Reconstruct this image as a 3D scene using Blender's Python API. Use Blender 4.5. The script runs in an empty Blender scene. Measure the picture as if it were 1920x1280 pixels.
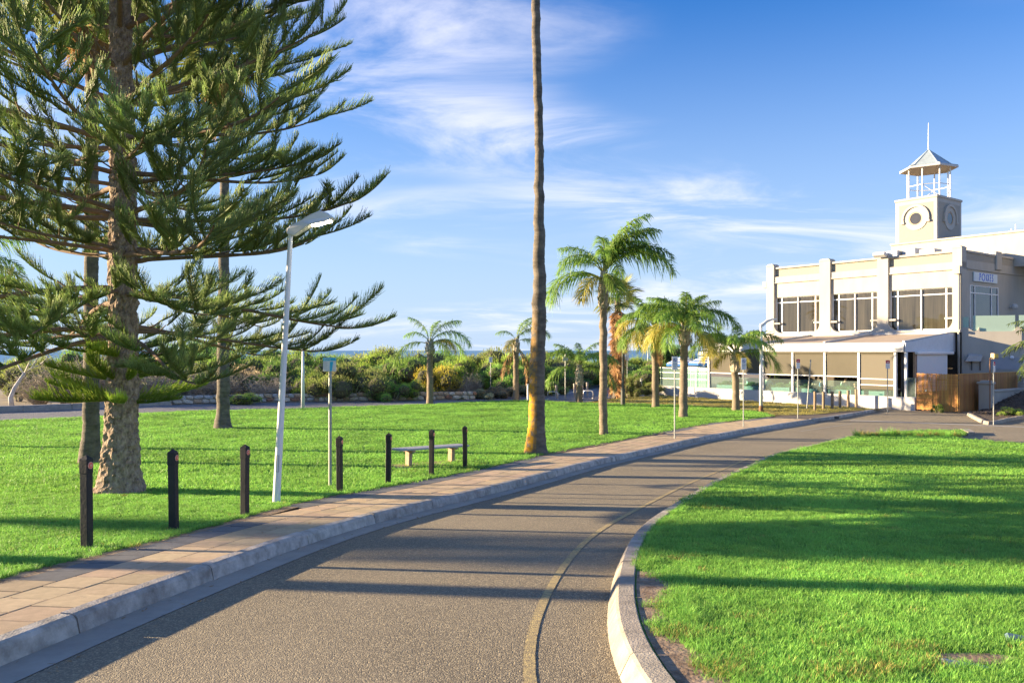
import bpy, bmesh, math, random
import numpy as np
from mathutils import Vector, Matrix
R = math.radians
rnd = random.Random(7)
rng = np.random.default_rng(7)
SC = bpy.context.scene
COL = SC.collection

# ------------------------------------------------------------------ camera, sky, sun, exposure
CAM_Z, FPX, CX, HY = 3.3, 1500.0, 960.0, 657.0
cam_d = bpy.data.cameras.new('camera')
cam_d.sensor_width = 36.0
cam_d.lens = 36.0 * FPX / 1920.0
cam_d.shift_y = (HY - 640.0) / 1920.0
cam_d.clip_start = 0.1
cam_d.clip_end = 60000
cam = bpy.data.objects.new('camera', cam_d)
COL.objects.link(cam)
cam.location = (0, 0, CAM_Z)
cam.rotation_euler = (R(90), 0, 0)
SC.camera = cam

SUN_EL = 10.5
SUN_TO = Vector((-0.989, 0.15, 0)).normalized()          # horizontal direction towards the sun
sun_az = math.atan2(SUN_TO.x, SUN_TO.y)
world = bpy.data.worlds.new('World')
SC.world = world
world.use_nodes = True
wn, wl = world.node_tree.nodes, world.node_tree.links
wn.clear()
w_out = wn.new('ShaderNodeOutputWorld')
w_bg = wn.new('ShaderNodeBackground')
w_bg.inputs['Strength'].default_value = 0.066
sky = wn.new('ShaderNodeTexSky')
sky.sky_type = 'NISHITA'
sky.sun_disc = False
sky.sun_elevation = R(SUN_EL)
sky.sun_rotation = sun_az
sky.altitude = 0
sky.air_density = 1.0
sky.dust_density = 0.1
sky.ozone_density = 3.2
hsv = wn.new('ShaderNodeHueSaturation')
hsv.inputs['Saturation'].default_value = 1.18
hsv.inputs['Value'].default_value = 1.15
tint = wn.new('ShaderNodeMix'); tint.data_type = 'RGBA'; tint.blend_type = 'MULTIPLY'; tint.inputs['Factor'].default_value = 1.0
tint.inputs['B'].default_value = (0.66, 0.70, 0.92, 1)
wl.new(sky.outputs[0], tint.inputs['A']); wl.new(tint.outputs['Result'], hsv.inputs['Color'])
# thin wind-drawn clouds: noise on a flat layer overhead
tc = wn.new('ShaderNodeTexCoord')
sep = wn.new('ShaderNodeSeparateXYZ')
wl.new(tc.outputs['Generated'], sep.inputs[0])
def wmath(op, a, b=None, c=None):
    n = wn.new('ShaderNodeMath'); n.operation = op
    for i, v in enumerate((a, b, c)):
        if v is None: continue
        if isinstance(v, (int, float)): n.inputs[i].default_value = v
        else: wl.new(v, n.inputs[i])
    return n.outputs[0]
CLX, CLY = 7.812, 1.724
zc = wmath('ADD', wmath('MAXIMUM', sep.outputs['Z'], 0.0), 0.16)
cx_ = wmath('DIVIDE', sep.outputs['X'], zc)
cy_ = wmath('DIVIDE', sep.outputs['Y'], zc)
comb = wn.new('ShaderNodeCombineXYZ')
wl.new(cx_, comb.inputs[0]); wl.new(cy_, comb.inputs[1])
mp = wn.new('ShaderNodeMapping')
mp.inputs['Location'].default_value = (CLX, CLY, 0)
mp.inputs['Rotation'].default_value = (0, 0, R(28))
mp.inputs['Scale'].default_value = (0.8, 1.5, 1)
wl.new(comb.outputs[0], mp.inputs[0])
n1 = wn.new('ShaderNodeTexNoise'); n1.inputs['Scale'].default_value = 1.25; n1.inputs['Detail'].default_value = 9; n1.inputs['Roughness'].default_value = 0.62; n1.inputs['Distortion'].default_value = 0.7
n2 = wn.new('ShaderNodeTexNoise'); n2.inputs['Scale'].default_value = 0.55; n2.inputs['Detail'].default_value = 3
wl.new(mp.outputs[0], n1.inputs[0]); wl.new(mp.outputs[0], n2.inputs[0])
def ramp(src, p0, p1):
    n = wn.new('ShaderNodeMapRange'); n.interpolation_type = 'SMOOTHSTEP'
    wl.new(src, n.inputs[0]); n.inputs[1].default_value = p0; n.inputs[2].default_value = p1
    return n.outputs[0]
cl = wmath('MULTIPLY', ramp(n1.outputs[0], 0.42, 0.72), ramp(n2.outputs[0], 0.40, 0.60))
cl = wmath('MULTIPLY', cl, 0.8)
mixc = wn.new('ShaderNodeMix'); mixc.data_type = 'RGBA'
wl.new(cl, mixc.inputs['Factor'])
# pale haze band at the horizon, the same all round
hz_f = wmath('MULTIPLY', ramp(sep.outputs['Z'], 0.46, -0.05), 0.96)
mixh = wn.new('ShaderNodeMix'); mixh.data_type = 'RGBA'
wl.new(hz_f, mixh.inputs['Factor']); wl.new(hsv.outputs[0], mixh.inputs['A']); mixh.inputs['B'].default_value = (2.15, 2.8, 3.75, 1)
wl.new(mixh.outputs['Result'], mixc.inputs['A'])
mixc.inputs['B'].default_value = (4.3, 4.25, 4.7, 1)
wl.new(mixc.outputs['Result'], w_bg.inputs['Color'])
wl.new(w_bg.outputs[0], w_out.inputs[0])

sun_d = bpy.data.lights.new('sun', 'SUN')
sun_d.energy = 4.3
sun_d.angle = R(0.55)
sun_d.color = (1.0, 0.78, 0.50)
sun = bpy.data.objects.new('sun', sun_d)
COL.objects.link(sun)
e = R(SUN_EL)
to_sun = Vector((SUN_TO.x * math.cos(e), SUN_TO.y * math.cos(e), math.sin(e)))
sun.rotation_euler = to_sun.to_track_quat('Z', 'Y').to_euler()
sun.location = (-40, 20, 30)

SC.view_settings.view_transform = 'Standard'
SC.view_settings.look = 'None'
SC.view_settings.exposure = 2.05
SC.view_settings.gamma = 1
SC.view_settings.use_curve_mapping = False
SC.render.engine = 'CYCLES'
SC.cycles.use_denoising = True
SC.cycles.max_bounces = 6
SC.cycles.diffuse_bounces = 3
SC.cycles.glossy_bounces = 3
SC.cycles.transmission_bounces = 4
SC.cycles.transparent_max_bounces = 8
SC.cycles.caustics_reflective = False
SC.cycles.caustics_refractive = False

# ------------------------------------------------------------------ terrain and pixel helpers
def g(Y):
    """ground height (lawn level): rises gently towards where the photographer stands"""
    Y = max(Y, 0.0)
    return 1.73 * math.exp(-(Y / 16.9) ** 1.446)
def g_np(Y):
    return 1.73 * np.exp(-(np.maximum(Y, 0) / 16.9) ** 1.446)
def gp(x, y, off=0.0):
    """where the sight line through a photo pixel meets the terrain"""
    a = (y - HY) / FPX
    lo, hi = 0.5, 400.0
    for _ in range(60):
        m = 0.5 * (lo + hi)
        if CAM_Z - a * m > g(m) + off: lo = m
        else: hi = m
    return Vector(((x - CX) / FPX * lo, lo, g(lo) + off))
def at(x, y, Y):
    return Vector(((x - CX) / FPX * Y, Y, CAM_Z - (y - HY) / FPX * Y))

# ------------------------------------------------------------------ materials
MATS = {}
ALB = 1.35       # one lift on all mineral and painted colours, standing in for fill light
def mat(name, col, rough=0.7, var=0.12, scale=6.0, bump=0.0, bscale=40.0, metal=0.0, spec=0.4, col2=None, detail=5.0,
        orand=0.0, transl=0.0, coords='Object', emit=None, emit_s=0.0, stretch=None, dist=0.01):
    if name in MATS: return MATS[name]
    m = bpy.data.materials.new(name); m.use_nodes = True
    nt = m.node_tree; N, L = nt.nodes, nt.links
    N.clear()
    out = N.new('ShaderNodeOutputMaterial')
    p = N.new('ShaderNodeBsdfPrincipled')
    p.inputs['Roughness'].default_value = rough
    p.inputs['Metallic'].default_value = metal
    p.inputs['Specular IOR Level'].default_value = spec
    tcn = N.new('ShaderNodeTexCoord')
    vec = tcn.outputs[coords]
    if stretch:
        mpn = N.new('ShaderNodeMapping'); mpn.inputs['Scale'].default_value = stretch
        L.new(vec, mpn.inputs[0]); vec = mpn.outputs[0]
    nz = N.new('ShaderNodeTexNoise'); nz.inputs['Scale'].default_value = scale; nz.inputs['Detail'].default_value = detail
    nz.inputs['Roughness'].default_value = 0.65
    L.new(vec, nz.inputs['Vector'])
    mr = N.new('ShaderNodeMapRange'); mr.inputs[1].default_value = 0.3; mr.inputs[2].default_value = 0.7
    L.new(nz.outputs[0], mr.inputs[0])
    mx = N.new('ShaderNodeMix'); mx.data_type = 'RGBA'
    c = Vector(col) * ALB
    a = c * (1 - var); b = Vector(col2) * ALB if col2 else c * (1 + var)
    a = Vector([min(v, .8) for v in a]); b = Vector([min(v, .8) for v in b])
    mx.inputs['A'].default_value = (*a, 1); mx.inputs['B'].default_value = (*b, 1)
    L.new(mr.outputs[0], mx.inputs['Factor'])
    colout = mx.outputs['Result']
    if orand > 0:
        oi = N.new('ShaderNodeObjectInfo')
        hs = N.new('ShaderNodeHueSaturation')
        m1 = N.new('ShaderNodeMapRange'); m1.inputs[3].default_value = 1 - orand; m1.inputs[4].default_value = 1 + orand
        L.new(oi.outputs['Random'], m1.inputs[0]); L.new(m1.outputs[0], hs.inputs['Value'])
        m2 = N.new('ShaderNodeMapRange'); m2.inputs[3].default_value = 0.5 - orand * 0.06; m2.inputs[4].default_value = 0.5 + orand * 0.06
        mm = N.new('ShaderNodeMath'); mm.operation = 'FRACT'
        mm2 = N.new('ShaderNodeMath'); mm2.operation = 'MULTIPLY'; mm2.inputs[1].default_value = 7.31
        L.new(oi.outputs['Random'], mm2.inputs[0]); L.new(mm2.outputs[0], mm.inputs[0]); L.new(mm.outputs[0], m2.inputs[0])
        L.new(m2.outputs[0], hs.inputs['Hue'])
        L.new(colout, hs.inputs['Color']); colout = hs.outputs[0]
    L.new(colout, p.inputs['Base Color'])
    if bump > 0:
        nb = N.new('ShaderNodeTexNoise'); nb.inputs['Scale'].default_value = bscale; nb.inputs['Detail'].default_value = 4
        L.new(vec, nb.inputs['Vector'])
        bp = N.new('ShaderNodeBump'); bp.inputs['Strength'].default_value = bump; bp.inputs['Distance'].default_value = dist
        L.new(nb.outputs[0], bp.inputs['Height']); L.new(bp.outputs[0], p.inputs['Normal'])
    if emit:
        p.inputs['Emission Color'].default_value = (*emit, 1); p.inputs['Emission Strength'].default_value = emit_s
    last = p.outputs[0]
    if transl > 0:
        tr = N.new('ShaderNodeBsdfTranslucent'); L.new(colout, tr.inputs['Color'])
        ms = N.new('ShaderNodeMixShader'); ms.inputs[0].default_value = transl
        L.new(last, ms.inputs[1]); L.new(tr.outputs[0], ms.inputs[2]); last = ms.outputs[0]
    L.new(last, out.inputs[0])
    m['out_col'] = 1
    MATS[name] = m
    return m

def glass_mat(name, tint, alpha=0.25, rough=0.03):
    m = bpy.data.materials.new(name); m.use_nodes = True
    nt = m.node_tree; N, L = nt.nodes, nt.links; N.clear()
    out = N.new('ShaderNodeOutputMaterial')
    gl = N.new('ShaderNodeBsdfGlossy'); gl.inputs['Roughness'].default_value = rough
    tr = N.new('ShaderNodeBsdfTransparent'); tr.inputs[0].default_value = (*tint, 1)
    df = N.new('ShaderNodeBsdfDiffuse'); df.inputs[0].default_value = (*tint, 1)
    lw = N.new('ShaderNodeLayerWeight'); lw.inputs[0].default_value = 0.12
    m1 = N.new('ShaderNodeMixShader'); m1.inputs[0].default_value = alpha
    L.new(tr.outputs[0], m1.inputs[1]); L.new(df.outputs[0], m1.inputs[2])
    m2 = N.new('ShaderNodeMixShader')
    L.new(lw.outputs['Fresnel'], m2.inputs[0]); L.new(m1.outputs[0], m2.inputs[1]); L.new(gl.outputs[0], m2.inputs[2])
    L.new(m2.outputs[0], out.inputs[0])
    MATS[name] = m
    return m

# ------------------------------------------------------------------ mesh helpers
class MB:
    """collects vertices and faces, then links them as one mesh object"""
    def __init__(s): s.V, s.F, s.MI, s.cur = [], [], [], 0
    def add(s, vs, fs):
        b = len(s.V); s.V.extend([tuple(v) for v in vs])
        s.F.extend([tuple(i + b for i in f) for f in fs]); s.MI.extend([s.cur] * len(fs))
        return s
    def box(s, x0, x1, y0, y1, z0, z1, M=None):
        vs = [Vector((x, y, z)) for z in (z0, z1) for y in (y0, y1) for x in (x0, x1)]
        if M is not None: vs = [M @ v for v in vs]
        return s.add(vs, [(0, 2, 3, 1), (4, 5, 7, 6), (0, 1, 5, 4), (2, 6, 7, 3), (0, 4, 6, 2), (1, 3, 7, 5)])
    def bbox(s, x0, x1, y0, y1, z0, z1, b=0.01, M=None):
        """box with chamfered edges"""
        bm = bmesh.new(); bmesh.ops.create_cube(bm, size=1)
        for v in bm.verts:
            v.co = Vector(((x0 + x1) / 2 + v.co.x * (x1 - x0), (y0 + y1) / 2 + v.co.y * (y1 - y0), (z0 + z1) / 2 + v.co.z * (z1 - z0)))
        b = min(b, abs(x1 - x0) * .45, abs(y1 - y0) * .45, abs(z1 - z0) * .45)
        bmesh.ops.bevel(bm, geom=bm.edges[:], offset=b, segments=1, affect='EDGES')
        bm.verts.index_update()
        vs = [M @ v.co if M is not None else v.co.copy() for v in bm.verts]
        s.add(vs, [[v.index for v in f.verts] for f in bm.faces]); bm.free()
        return s
    def tube(s, pts, rads, n=8, cap=True, M=None):
        pts = [Vector(p) for p in pts]
        if not hasattr(rads, '__len__'): rads = [rads] * len(pts)
        vs, fs = [], []
        ref = None
        for i, p in enumerate(pts):
            d = (pts[min(i + 1, len(pts) - 1)] - pts[max(i - 1, 0)]).normalized()
            if ref is None: ref = Vector((1, 0, 0)) if abs(d.x) < 0.8 else Vector((0, 1, 0))
            a = d.cross(ref).normalized(); b = d.cross(a).normalized(); ref = -b if False else ref
            for k in range(n):
                t = 2 * math.pi * k / n
                q = p + (a * math.cos(t) + b * math.sin(t)) * rads[i]
                vs.append(M @ q if M is not None else q)
        for i in range(len(pts) - 1):
            for k in range(n):
                fs.append((i * n + k, i * n + (k + 1) % n, (i + 1) * n + (k + 1) % n, (i + 1) * n + k))
        if cap:
            fs.append(tuple(range(n))); fs.append(tuple((len(pts) - 1) * n + k for k in reversed(range(n))))
        return s.add(vs, fs)
    def prism(s, poly, f0, f1):
        """extrude a polygon: f0 and f1 map a 2-D point to the two end caps"""
        n = len(poly)
        vs = [f0(p) for p in poly] + [f1(p) for p in poly]
        fs = [tuple(range(n)), tuple(reversed(range(n, 2 * n)))]
        for i in range(n): fs.append((i, i + n, (i + 1) % n + n, (i + 1) % n))
        return s.add(vs, fs)
    def mesh(s, name, mats, smooth=False):
        me = bpy.data.meshes.new(name)
        me.from_pydata(s.V, [], s.F)
        for m in (mats if isinstance(mats, (list, tuple)) else [mats]): me.materials.append(m)
        if any(s.MI): me.polygons.foreach_set('material_index', s.MI)
        bm = bmesh.new(); bm.from_mesh(me); bmesh.ops.recalc_face_normals(bm, faces=bm.faces[:]); bm.to_mesh(me); bm.free()
        if smooth: me.polygons.foreach_set('use_smooth', [True] * len(me.polygons))
        me.update()
        return me
    def build(s, name, mats, parent=None, smooth=False):
        return link(name, s.mesh(name, mats, smooth), parent)

def link(name, me, parent=None):
    o = bpy.data.objects.new(name, me); COL.objects.link(o)
    if parent is not None: o.parent = parent
    return o
def tag(o, label, cat, group=None):
    o['label'] = label; o['category'] = cat
    if group: o['group'] = group
    return o
def empty(name, loc=(0, 0, 0), rz=0.0):
    o = bpy.data.objects.new(name, None); COL.objects.link(o)
    o.location = loc; o.rotation_euler = (0, 0, rz); o.empty_display_size = 0.2
    return o
def struct(o, kind='structure'):
    o['kind'] = kind; return o
def copy_tree(o, parent=None):
    c = o.copy(); COL.objects.link(c); c.parent = parent
    for ch in list(o.children): copy_tree(ch, c)
    return c
def np_mesh(name, parts, mats, smooth=True):
    """parts: list of (V Nx3, F Mxk, material index, optional per-vertex float) -> mesh; k is 3 or 4"""
    Vs, loops, starts, mi, base, ls, att = [], [], [], [], 0, 0, []
    for part in parts:
        V, F, m = part[:3]
        Vs.append(V); F = F + base
        loops.append(F.ravel()); k = F.shape[1]
        starts.append(ls + np.arange(len(F)) * k); ls += F.size
        mi.append(np.full(len(F), m, dtype=np.int32)); base += len(V)
        att.append(part[3] if len(part) > 3 else np.zeros(len(V)))
    V = np.concatenate(Vs).astype(np.float32); lp = np.concatenate(loops).astype(np.int32)
    st = np.concatenate(starts).astype(np.int32); mi = np.concatenate(mi)
    me = bpy.data.meshes.new(name)
    me.vertices.add(len(V)); me.vertices.foreach_set('co', V.ravel())
    me.loops.add(len(lp)); me.loops.foreach_set('vertex_index', lp)
    me.polygons.add(len(st)); me.polygons.foreach_set('loop_start', st)
    for m in mats: me.materials.append(m)
    me.polygons.foreach_set('material_index', mi)
    me.polygons.foreach_set('use_smooth', np.full(len(st), smooth))
    a = me.attributes.new('tip', 'FLOAT', 'POINT'); a.data.foreach_set('value', np.concatenate(att).astype(np.float32))
    me.update(calc_edges=True); me.validate()
    return me
def unit(a):
    return a / np.maximum(np.linalg.norm(a, axis=-1, keepdims=True), 1e-9)
def cords(P, D, B, L, r, n=3, seg=2):
    """many thin tapered cords at once: base P, direction D, bend B (added quadratically), length L, radius r"""
    N = len(P); L = np.broadcast_to(L, (N,))[:, None]; rr = np.broadcast_to(r, (N,))[:, None]
    D = unit(D)
    ref = np.where(np.abs(D[:, 2:3]) < 0.9, np.array([[0, 0, 1.0]]), np.array([[1.0, 0, 0]]))
    a = unit(np.cross(D, ref)); b = np.cross(D, a)
    V = np.zeros((N, seg + 1, n, 3)); T = np.zeros((N, seg + 1, n))
    for i in range(seg + 1):
        t = i / seg
        c = P + D * L * t + B * L * t * t
        w = rr * (1 - 0.65 * t ** 2)
        for k in range(n):
            an = 2 * math.pi * k / n
            V[:, i, k] = c + (a * math.cos(an) + b * math.sin(an)) * w
            T[:, i, k] = t
    idx = np.arange(N)[:, None] * ((seg + 1) * n)
    F = []
    for i in range(seg):
        for k in range(n):
            F.append(np.stack([idx[:, 0] + i * n + k, idx[:, 0] + i * n + (k + 1) % n, idx[:, 0] + (i + 1) * n + (k + 1) % n, idx[:, 0] + (i + 1) * n + k], 1))
    return V.reshape(-1, 3), np.concatenate(F), T.ravel()
def blades(P, D, S, B, L, w, seg=2, tipw=0.15):
    """many flat tapered leaves: base P, direction D, side vector S, bend B"""
    N = len(P); L = np.broadcast_to(L, (N,))[:, None]; w = np.broadcast_to(w, (N,))[:, None]
    V = np.zeros((N, seg + 1, 2, 3)); T = np.zeros((N, seg + 1, 2))
    for i in range(seg + 1):
        t = i / seg
        c = P + D * L * t + B * L * t * t
        ww = w * (0.55 + 0.9 * t if t < 0.5 else 1.0 - (1 - tipw) * (t - 0.5) * 2)
        V[:, i, 0] = c - S * ww / 2; V[:, i, 1] = c + S * ww / 2; T[:, i] = t
    idx = np.arange(N) * ((seg + 1) * 2)
    F = [np.stack([idx + 2 * i, idx + 2 * i + 1, idx + 2 * i + 3, idx + 2 * i + 2], 1) for i in range(seg)]
    return V.reshape(-1, 3), np.concatenate(F), T.ravel()
def np_tube(pts, rads, n=6):
    pts = np.asarray(pts, float); m = len(pts); rads = np.broadcast_to(rads, (m,))
    d = unit(np.gradient(pts, axis=0)); ref = np.array([0, 0, 1.0]) if abs(d[0, 2]) < 0.8 else np.array([1.0, 0, 0])
    a = unit(np.cross(d, ref)); b = np.cross(d, a)
    an = np.arange(n) * 2 * math.pi / n
    V = pts[:, None] + (a[:, None] * np.cos(an)[None, :, None] + b[:, None] * np.sin(an)[None, :, None]) * rads[:, None, None]
    i, k = np.meshgrid(np.arange(m - 1), np.arange(n), indexing='ij'); k2 = (k + 1) % n
    F = np.stack([i * n + k, i * n + k2, (i + 1) * n + k2, (i + 1) * n + k], -1).reshape(-1, 4)
    return V.reshape(-1, 3), F
def smooth_line(pts, step=0.5, it=3):
    """resample a 2-D polyline evenly and take out tracing kinks"""
    P = np.array([(p[0], p[1]) for p in pts], float)
    d = np.r_[0, np.cumsum(np.linalg.norm(np.diff(P, axis=0), axis=1))]
    n = max(3, int(d[-1] / step))
    t = np.linspace(0, d[-1], n)
    Q = np.stack([np.interp(t, d, P[:, 0]), np.interp(t, d, P[:, 1])], 1)
    for _ in range(it * 4):
        Q[1:-1] = 0.25 * Q[:-2] + 0.5 * Q[1:-1] + 0.25 * Q[2:]
    return Q
def offset_line(Q, d):
    """shift a 2-D polyline to its left by d"""
    t = unit(np.gradient(Q, axis=0))
    return Q + np.stack([-t[:, 1], t[:, 0]], 1) * d
def in_poly(P, poly):
    x, y = P[:, 0], P[:, 1]; ins = np.zeros(len(P), bool); n = len(poly)
    for i in range(n):
        x0, y0 = poly[i]; x1, y1 = poly[(i + 1) % n]
        if y0 == y1: continue
        c = ((y0 > y) != (y1 > y)) & (x < (x1 - x0) * (y - y0) / (y1 - y0) + x0)
        ins ^= c
    return ins
def dist_line(P, Q):
    best = np.full(len(P), 1e9)
    for a, b in zip(Q[:-1], Q[1:]):
        ab = b - a; t = np.clip(((P - a) @ ab) / max(ab @ ab, 1e-9), 0, 1)
        best = np.minimum(best, np.linalg.norm(P - (a + t[:, None] * ab), axis=1))
    return best
def sheet(name, poly, off, material, kind='structure', step=1.0, parent=None):
    """a ground sheet: polygon in plan, cut into strips so that it follows the terrain"""
    bm = bmesh.new()
    vs = [bm.verts.new((p[0], p[1], 0)) for p in poly]
    bm.faces.new(vs)
    y0, y1 = min(p[1] for p in poly), max(p[1] for p in poly)
    y = max(y0, 0.0) + step * 0.5
    while y < min(y1, 60):
        bmesh.ops.bisect_plane(bm, geom=bm.verts[:] + bm.edges[:] + bm.faces[:], plane_co=(0, y, 0), plane_no=(0, 1, 0), dist=1e-5)
        y += step if y < 30 else step * 3
    bmesh.ops.triangulate(bm, faces=bm.faces[:])
    for v in bm.verts: v.co.z = g(v.co.y) + (off(v.co) if callable(off) else off)
    bmesh.ops.recalc_face_normals(bm, faces=bm.faces[:])
    me = bpy.data.meshes.new(name); bm.to_mesh(me); bm.free()
    if len(me.polygons) and sum(p.normal.z for p in me.polygons) < 0: me.flip_normals()
    me.materials.append(material)
    o = link(name, me, parent)
    if kind: o['kind'] = kind
    return o
# ------------------------------------------------------------------ ground lines traced on the terrain
ROAD = -0.13
kerb_px = [(33, 1238), (100, 1205), (188, 1168), (343, 1109), (420, 1083), (496, 1047), (683, 984), (900, 932), (1100, 876), (1292, 831), (1390, 812), (1523, 791)]
kerb_w = [gp(x, y, ROAD) for x, y in kerb_px]
d0 = (kerb_w[3] - kerb_w[0]).normalized()
kerb_line = smooth_line([kerb_w[0] - d0 * 7] + kerb_w, 0.4, 4)            # kerb foot, near to far
path_px = [(4, 1085), (109, 1056), (254, 1026), (420, 982), (537, 947), (642, 926), (892, 882), (1027, 849), (1140, 829), (1200, 818), (1265, 805), (1341, 791), (1391, 788), (1445, 780)]
path_w = [gp(x, y) for x, y in path_px]
d1 = (path_w[3] - path_w[0]).normalized()
path_line = smooth_line([path_w[0] - d1 * 7] + path_w, 0.4, 3)
island_px = [(1138, 1280), (1132, 1186), (1138, 1122), (1155, 1058), (1185, 1006), (1228, 976), (1288, 938), (1339, 908), (1442, 859), (1578, 826), (1640, 816), (1709, 811), (1805, 811)]
isl_w = [gp(x, y, ROAD) for x, y in island_px]
isl_line = smooth_line([Vector((1.5, 0.0, 0)), Vector((0.9, 2.4, 0))] + isl_w, 0.35, 3)
nose = [gp(1818, 815, ROAD), gp(1800, 821, ROAD)]

# ---- ground materials
m_ground = mat('sandy_soil', (0.22, 0.17, 0.11), 0.95, 0.25, 0.8, 0.3, 12, col2=(0.30, 0.25, 0.17), coords='Object')
m_lawn = mat('lawn_soil', (0.055, 0.14, 0.02), 0.95, 0.3, 1.2, 0.6, 60, col2=(0.08, 0.20, 0.03))
m_dry = mat('dry_lawn_soil', (0.20, 0.19, 0.05), 0.95, 0.3, 0.9, 0.5, 60, col2=(0.30, 0.25, 0.09))
m_paver = mat('tan_paver', (0.37, 0.275, 0.17), 0.85, 0.16, 9, 0.25, 120, orand=0.16, detail=8)
m_paver_dark = mat('charcoal_paver', (0.12, 0.12, 0.12), 0.85, 0.18, 9, 0.25, 120, orand=0.14, detail=8)
m_joint = mat('paver_joint_sand', (0.10, 0.08, 0.065), 0.95, 0.2, 30)
m_conc = mat('kerb_concrete', (0.27, 0.24, 0.195), 0.85, 0.35, 5.5, 0.7, 60, orand=0.14, detail=11, col2=(0.48, 0.44, 0.375))
m_gutter = mat('gutter_concrete', (0.27, 0.25, 0.21), 0.85, 0.2, 2.0, 0.35, 80, detail=10)
m_soil = mat('bare_soil', (0.15, 0.085, 0.045), 0.95, 0.4, 9, 1.0, 30, col2=(0.33, 0.25, 0.17), detail=9)

def asphalt(name, dark, light, stone):
    m = mat(name, dark, 0.9, 0.0, 0.5)
    nt = m.node_tree; N, L = nt.nodes, nt.links
    p = [n for n in N if n.type == 'BSDF_PRINCIPLED'][0]
    tcn = [n for n in N if n.type == 'TEX_COORD'][0]
    big = N.new('ShaderNodeTexNoise'); big.inputs['Scale'].default_value = 0.55; big.inputs['Detail'].default_value = 6
    vo = N.new('ShaderNodeTexVoronoi'); vo.inputs['Scale'].default_value = 95; vo.feature = 'F1'
    fine = N.new('ShaderNodeTexNoise'); fine.inputs['Scale'].default_value = 140; fine.inputs['Detail'].default_value = 2
    for n in (big, vo, fine): L.new(tcn.outputs['Object'], n.inputs['Vector'])
    mx = N.new('ShaderNodeMix'); mx.data_type = 'RGBA'
    dark, light, stone = [tuple(v * ALB for v in q) for q in (dark, light, stone)]
    mx.inputs['A'].default_value = (*dark, 1); mx.inputs['B'].default_value = (*light, 1)
    mr = N.new('ShaderNodeMapRange'); mr.inputs[1].default_value = 0.32; mr.inputs[2].default_value = 0.68
    L.new(big.outputs[0], mr.inputs[0]); L.new(mr.outputs[0], mx.inputs['Factor'])
    mx2 = N.new('ShaderNodeMix'); mx2.data_type = 'RGBA'; mx2.inputs['B'].default_value = (*stone, 1)
    wn2 = N.new('ShaderNodeSeparateColor'); L.new(vo.outputs['Color'], wn2.inputs[0])
    mr2 = N.new('ShaderNodeMapRange'); mr2.inputs[1].default_value = 0.55; mr2.inputs[2].default_value = 0.95; mr2.inputs[4].default_value = 0.85
    L.new(wn2.outputs[0], mr2.inputs[0]); L.new(mr2.outputs[0], mx2.inputs['Factor'])
    L.new(mx.outputs['Result'], mx2.inputs['A']); L.new(mx2.outputs['Result'], p.inputs['Base Color'])
    bp = N.new('ShaderNodeBump'); bp.inputs['Strength'].default_value = 0.9; bp.inputs['Distance'].default_value = 0.006; bp.invert = True
    ad = N.new('ShaderNodeMath'); ad.operation = 'ADD'
    L.new(vo.outputs['Distance'], ad.inputs[0]); L.new(fine.outputs[0], ad.inputs[1])
    L.new(ad.outputs[0], bp.inputs['Height']); L.new(bp.outputs[0], p.inputs['Normal'])
    return m
m_road = asphalt('road_asphalt', (0.128, 0.108, 0.074), (0.178, 0.150, 0.103), (0.34, 0.285, 0.185))
m_farroad = asphalt('path_asphalt', (0.11, 0.11, 0.115), (0.15, 0.15, 0.15), (0.2, 0.2, 0.2))

# ---- big ground sheet and the sea
sheet('ground', [(-900, -60), (900, -60), (900, 150), (-900, 150)], -0.3, m_ground, step=1.5)
m_sea = mat('sea_water', (0.03, 0.13, 0.22), 0.35, 0.15, 0.02, 0.5, 0.25, spec=0.5, dist=0.5, stretch=(0.25, 1, 1))
mb = MB(); mb.add([(-30000, 110, -2.2), (30000, 110, -2.2), (30000, 50000, -2.2), (-30000, 50000, -2.2)], [(0, 1, 2, 3)])
struct(mb.build('sea', m_sea))

# ---- road: one asphalt sheet from the left gutter over the junction, islands sit on it
gut_line = offset_line(kerb_line, -0.30)
junction = [gp(1560, 786, ROAD), gp(1600, 779, ROAD), gp(1640, 772, ROAD), gp(1676, 766.5, ROAD)]
end_k = kerb_line[-1]
kerb2_line = smooth_line([Vector((end_k[0], end_k[1], 0))] + junction, 0.4, 2)
road_poly = [tuple(p) for p in gut_line] + [tuple(p) for p in offset_line(kerb2_line, -0.02)[2:]] + [(24.0, 46.5), (33, 53), (60, 60), (60, -40), (gut_line[0][0] + 1, -40)]
sheet('road', road_poly, ROAD, m_road)
# gutter strip
gp_ = [tuple(p) for p in offset_line(kerb_line, 0.02)] + [tuple(p) for p in gut_line[::-1]]
sheet('gutter', gp_, ROAD + 0.004, m_gutter)
# worn edge line painted along the island
m_paint = mat('worn_road_paint', (0.16, 0.13, 0.095), 0.9, 0.1, 30, 0.9, 95, detail=11, col2=(0.48, 0.37, 0.15), dist=0.006)
el = offset_line(isl_line, 0.50); el2 = offset_line(isl_line, 0.575)
lo_i, hi_i = 3, int(len(isl_line) * 0.62)
sheet('road_edge_line', [tuple(p) for p in el[lo_i:hi_i]] + [tuple(p) for p in el2[lo_i:hi_i][::-1]], ROAD + 0.004, m_paint)
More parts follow.
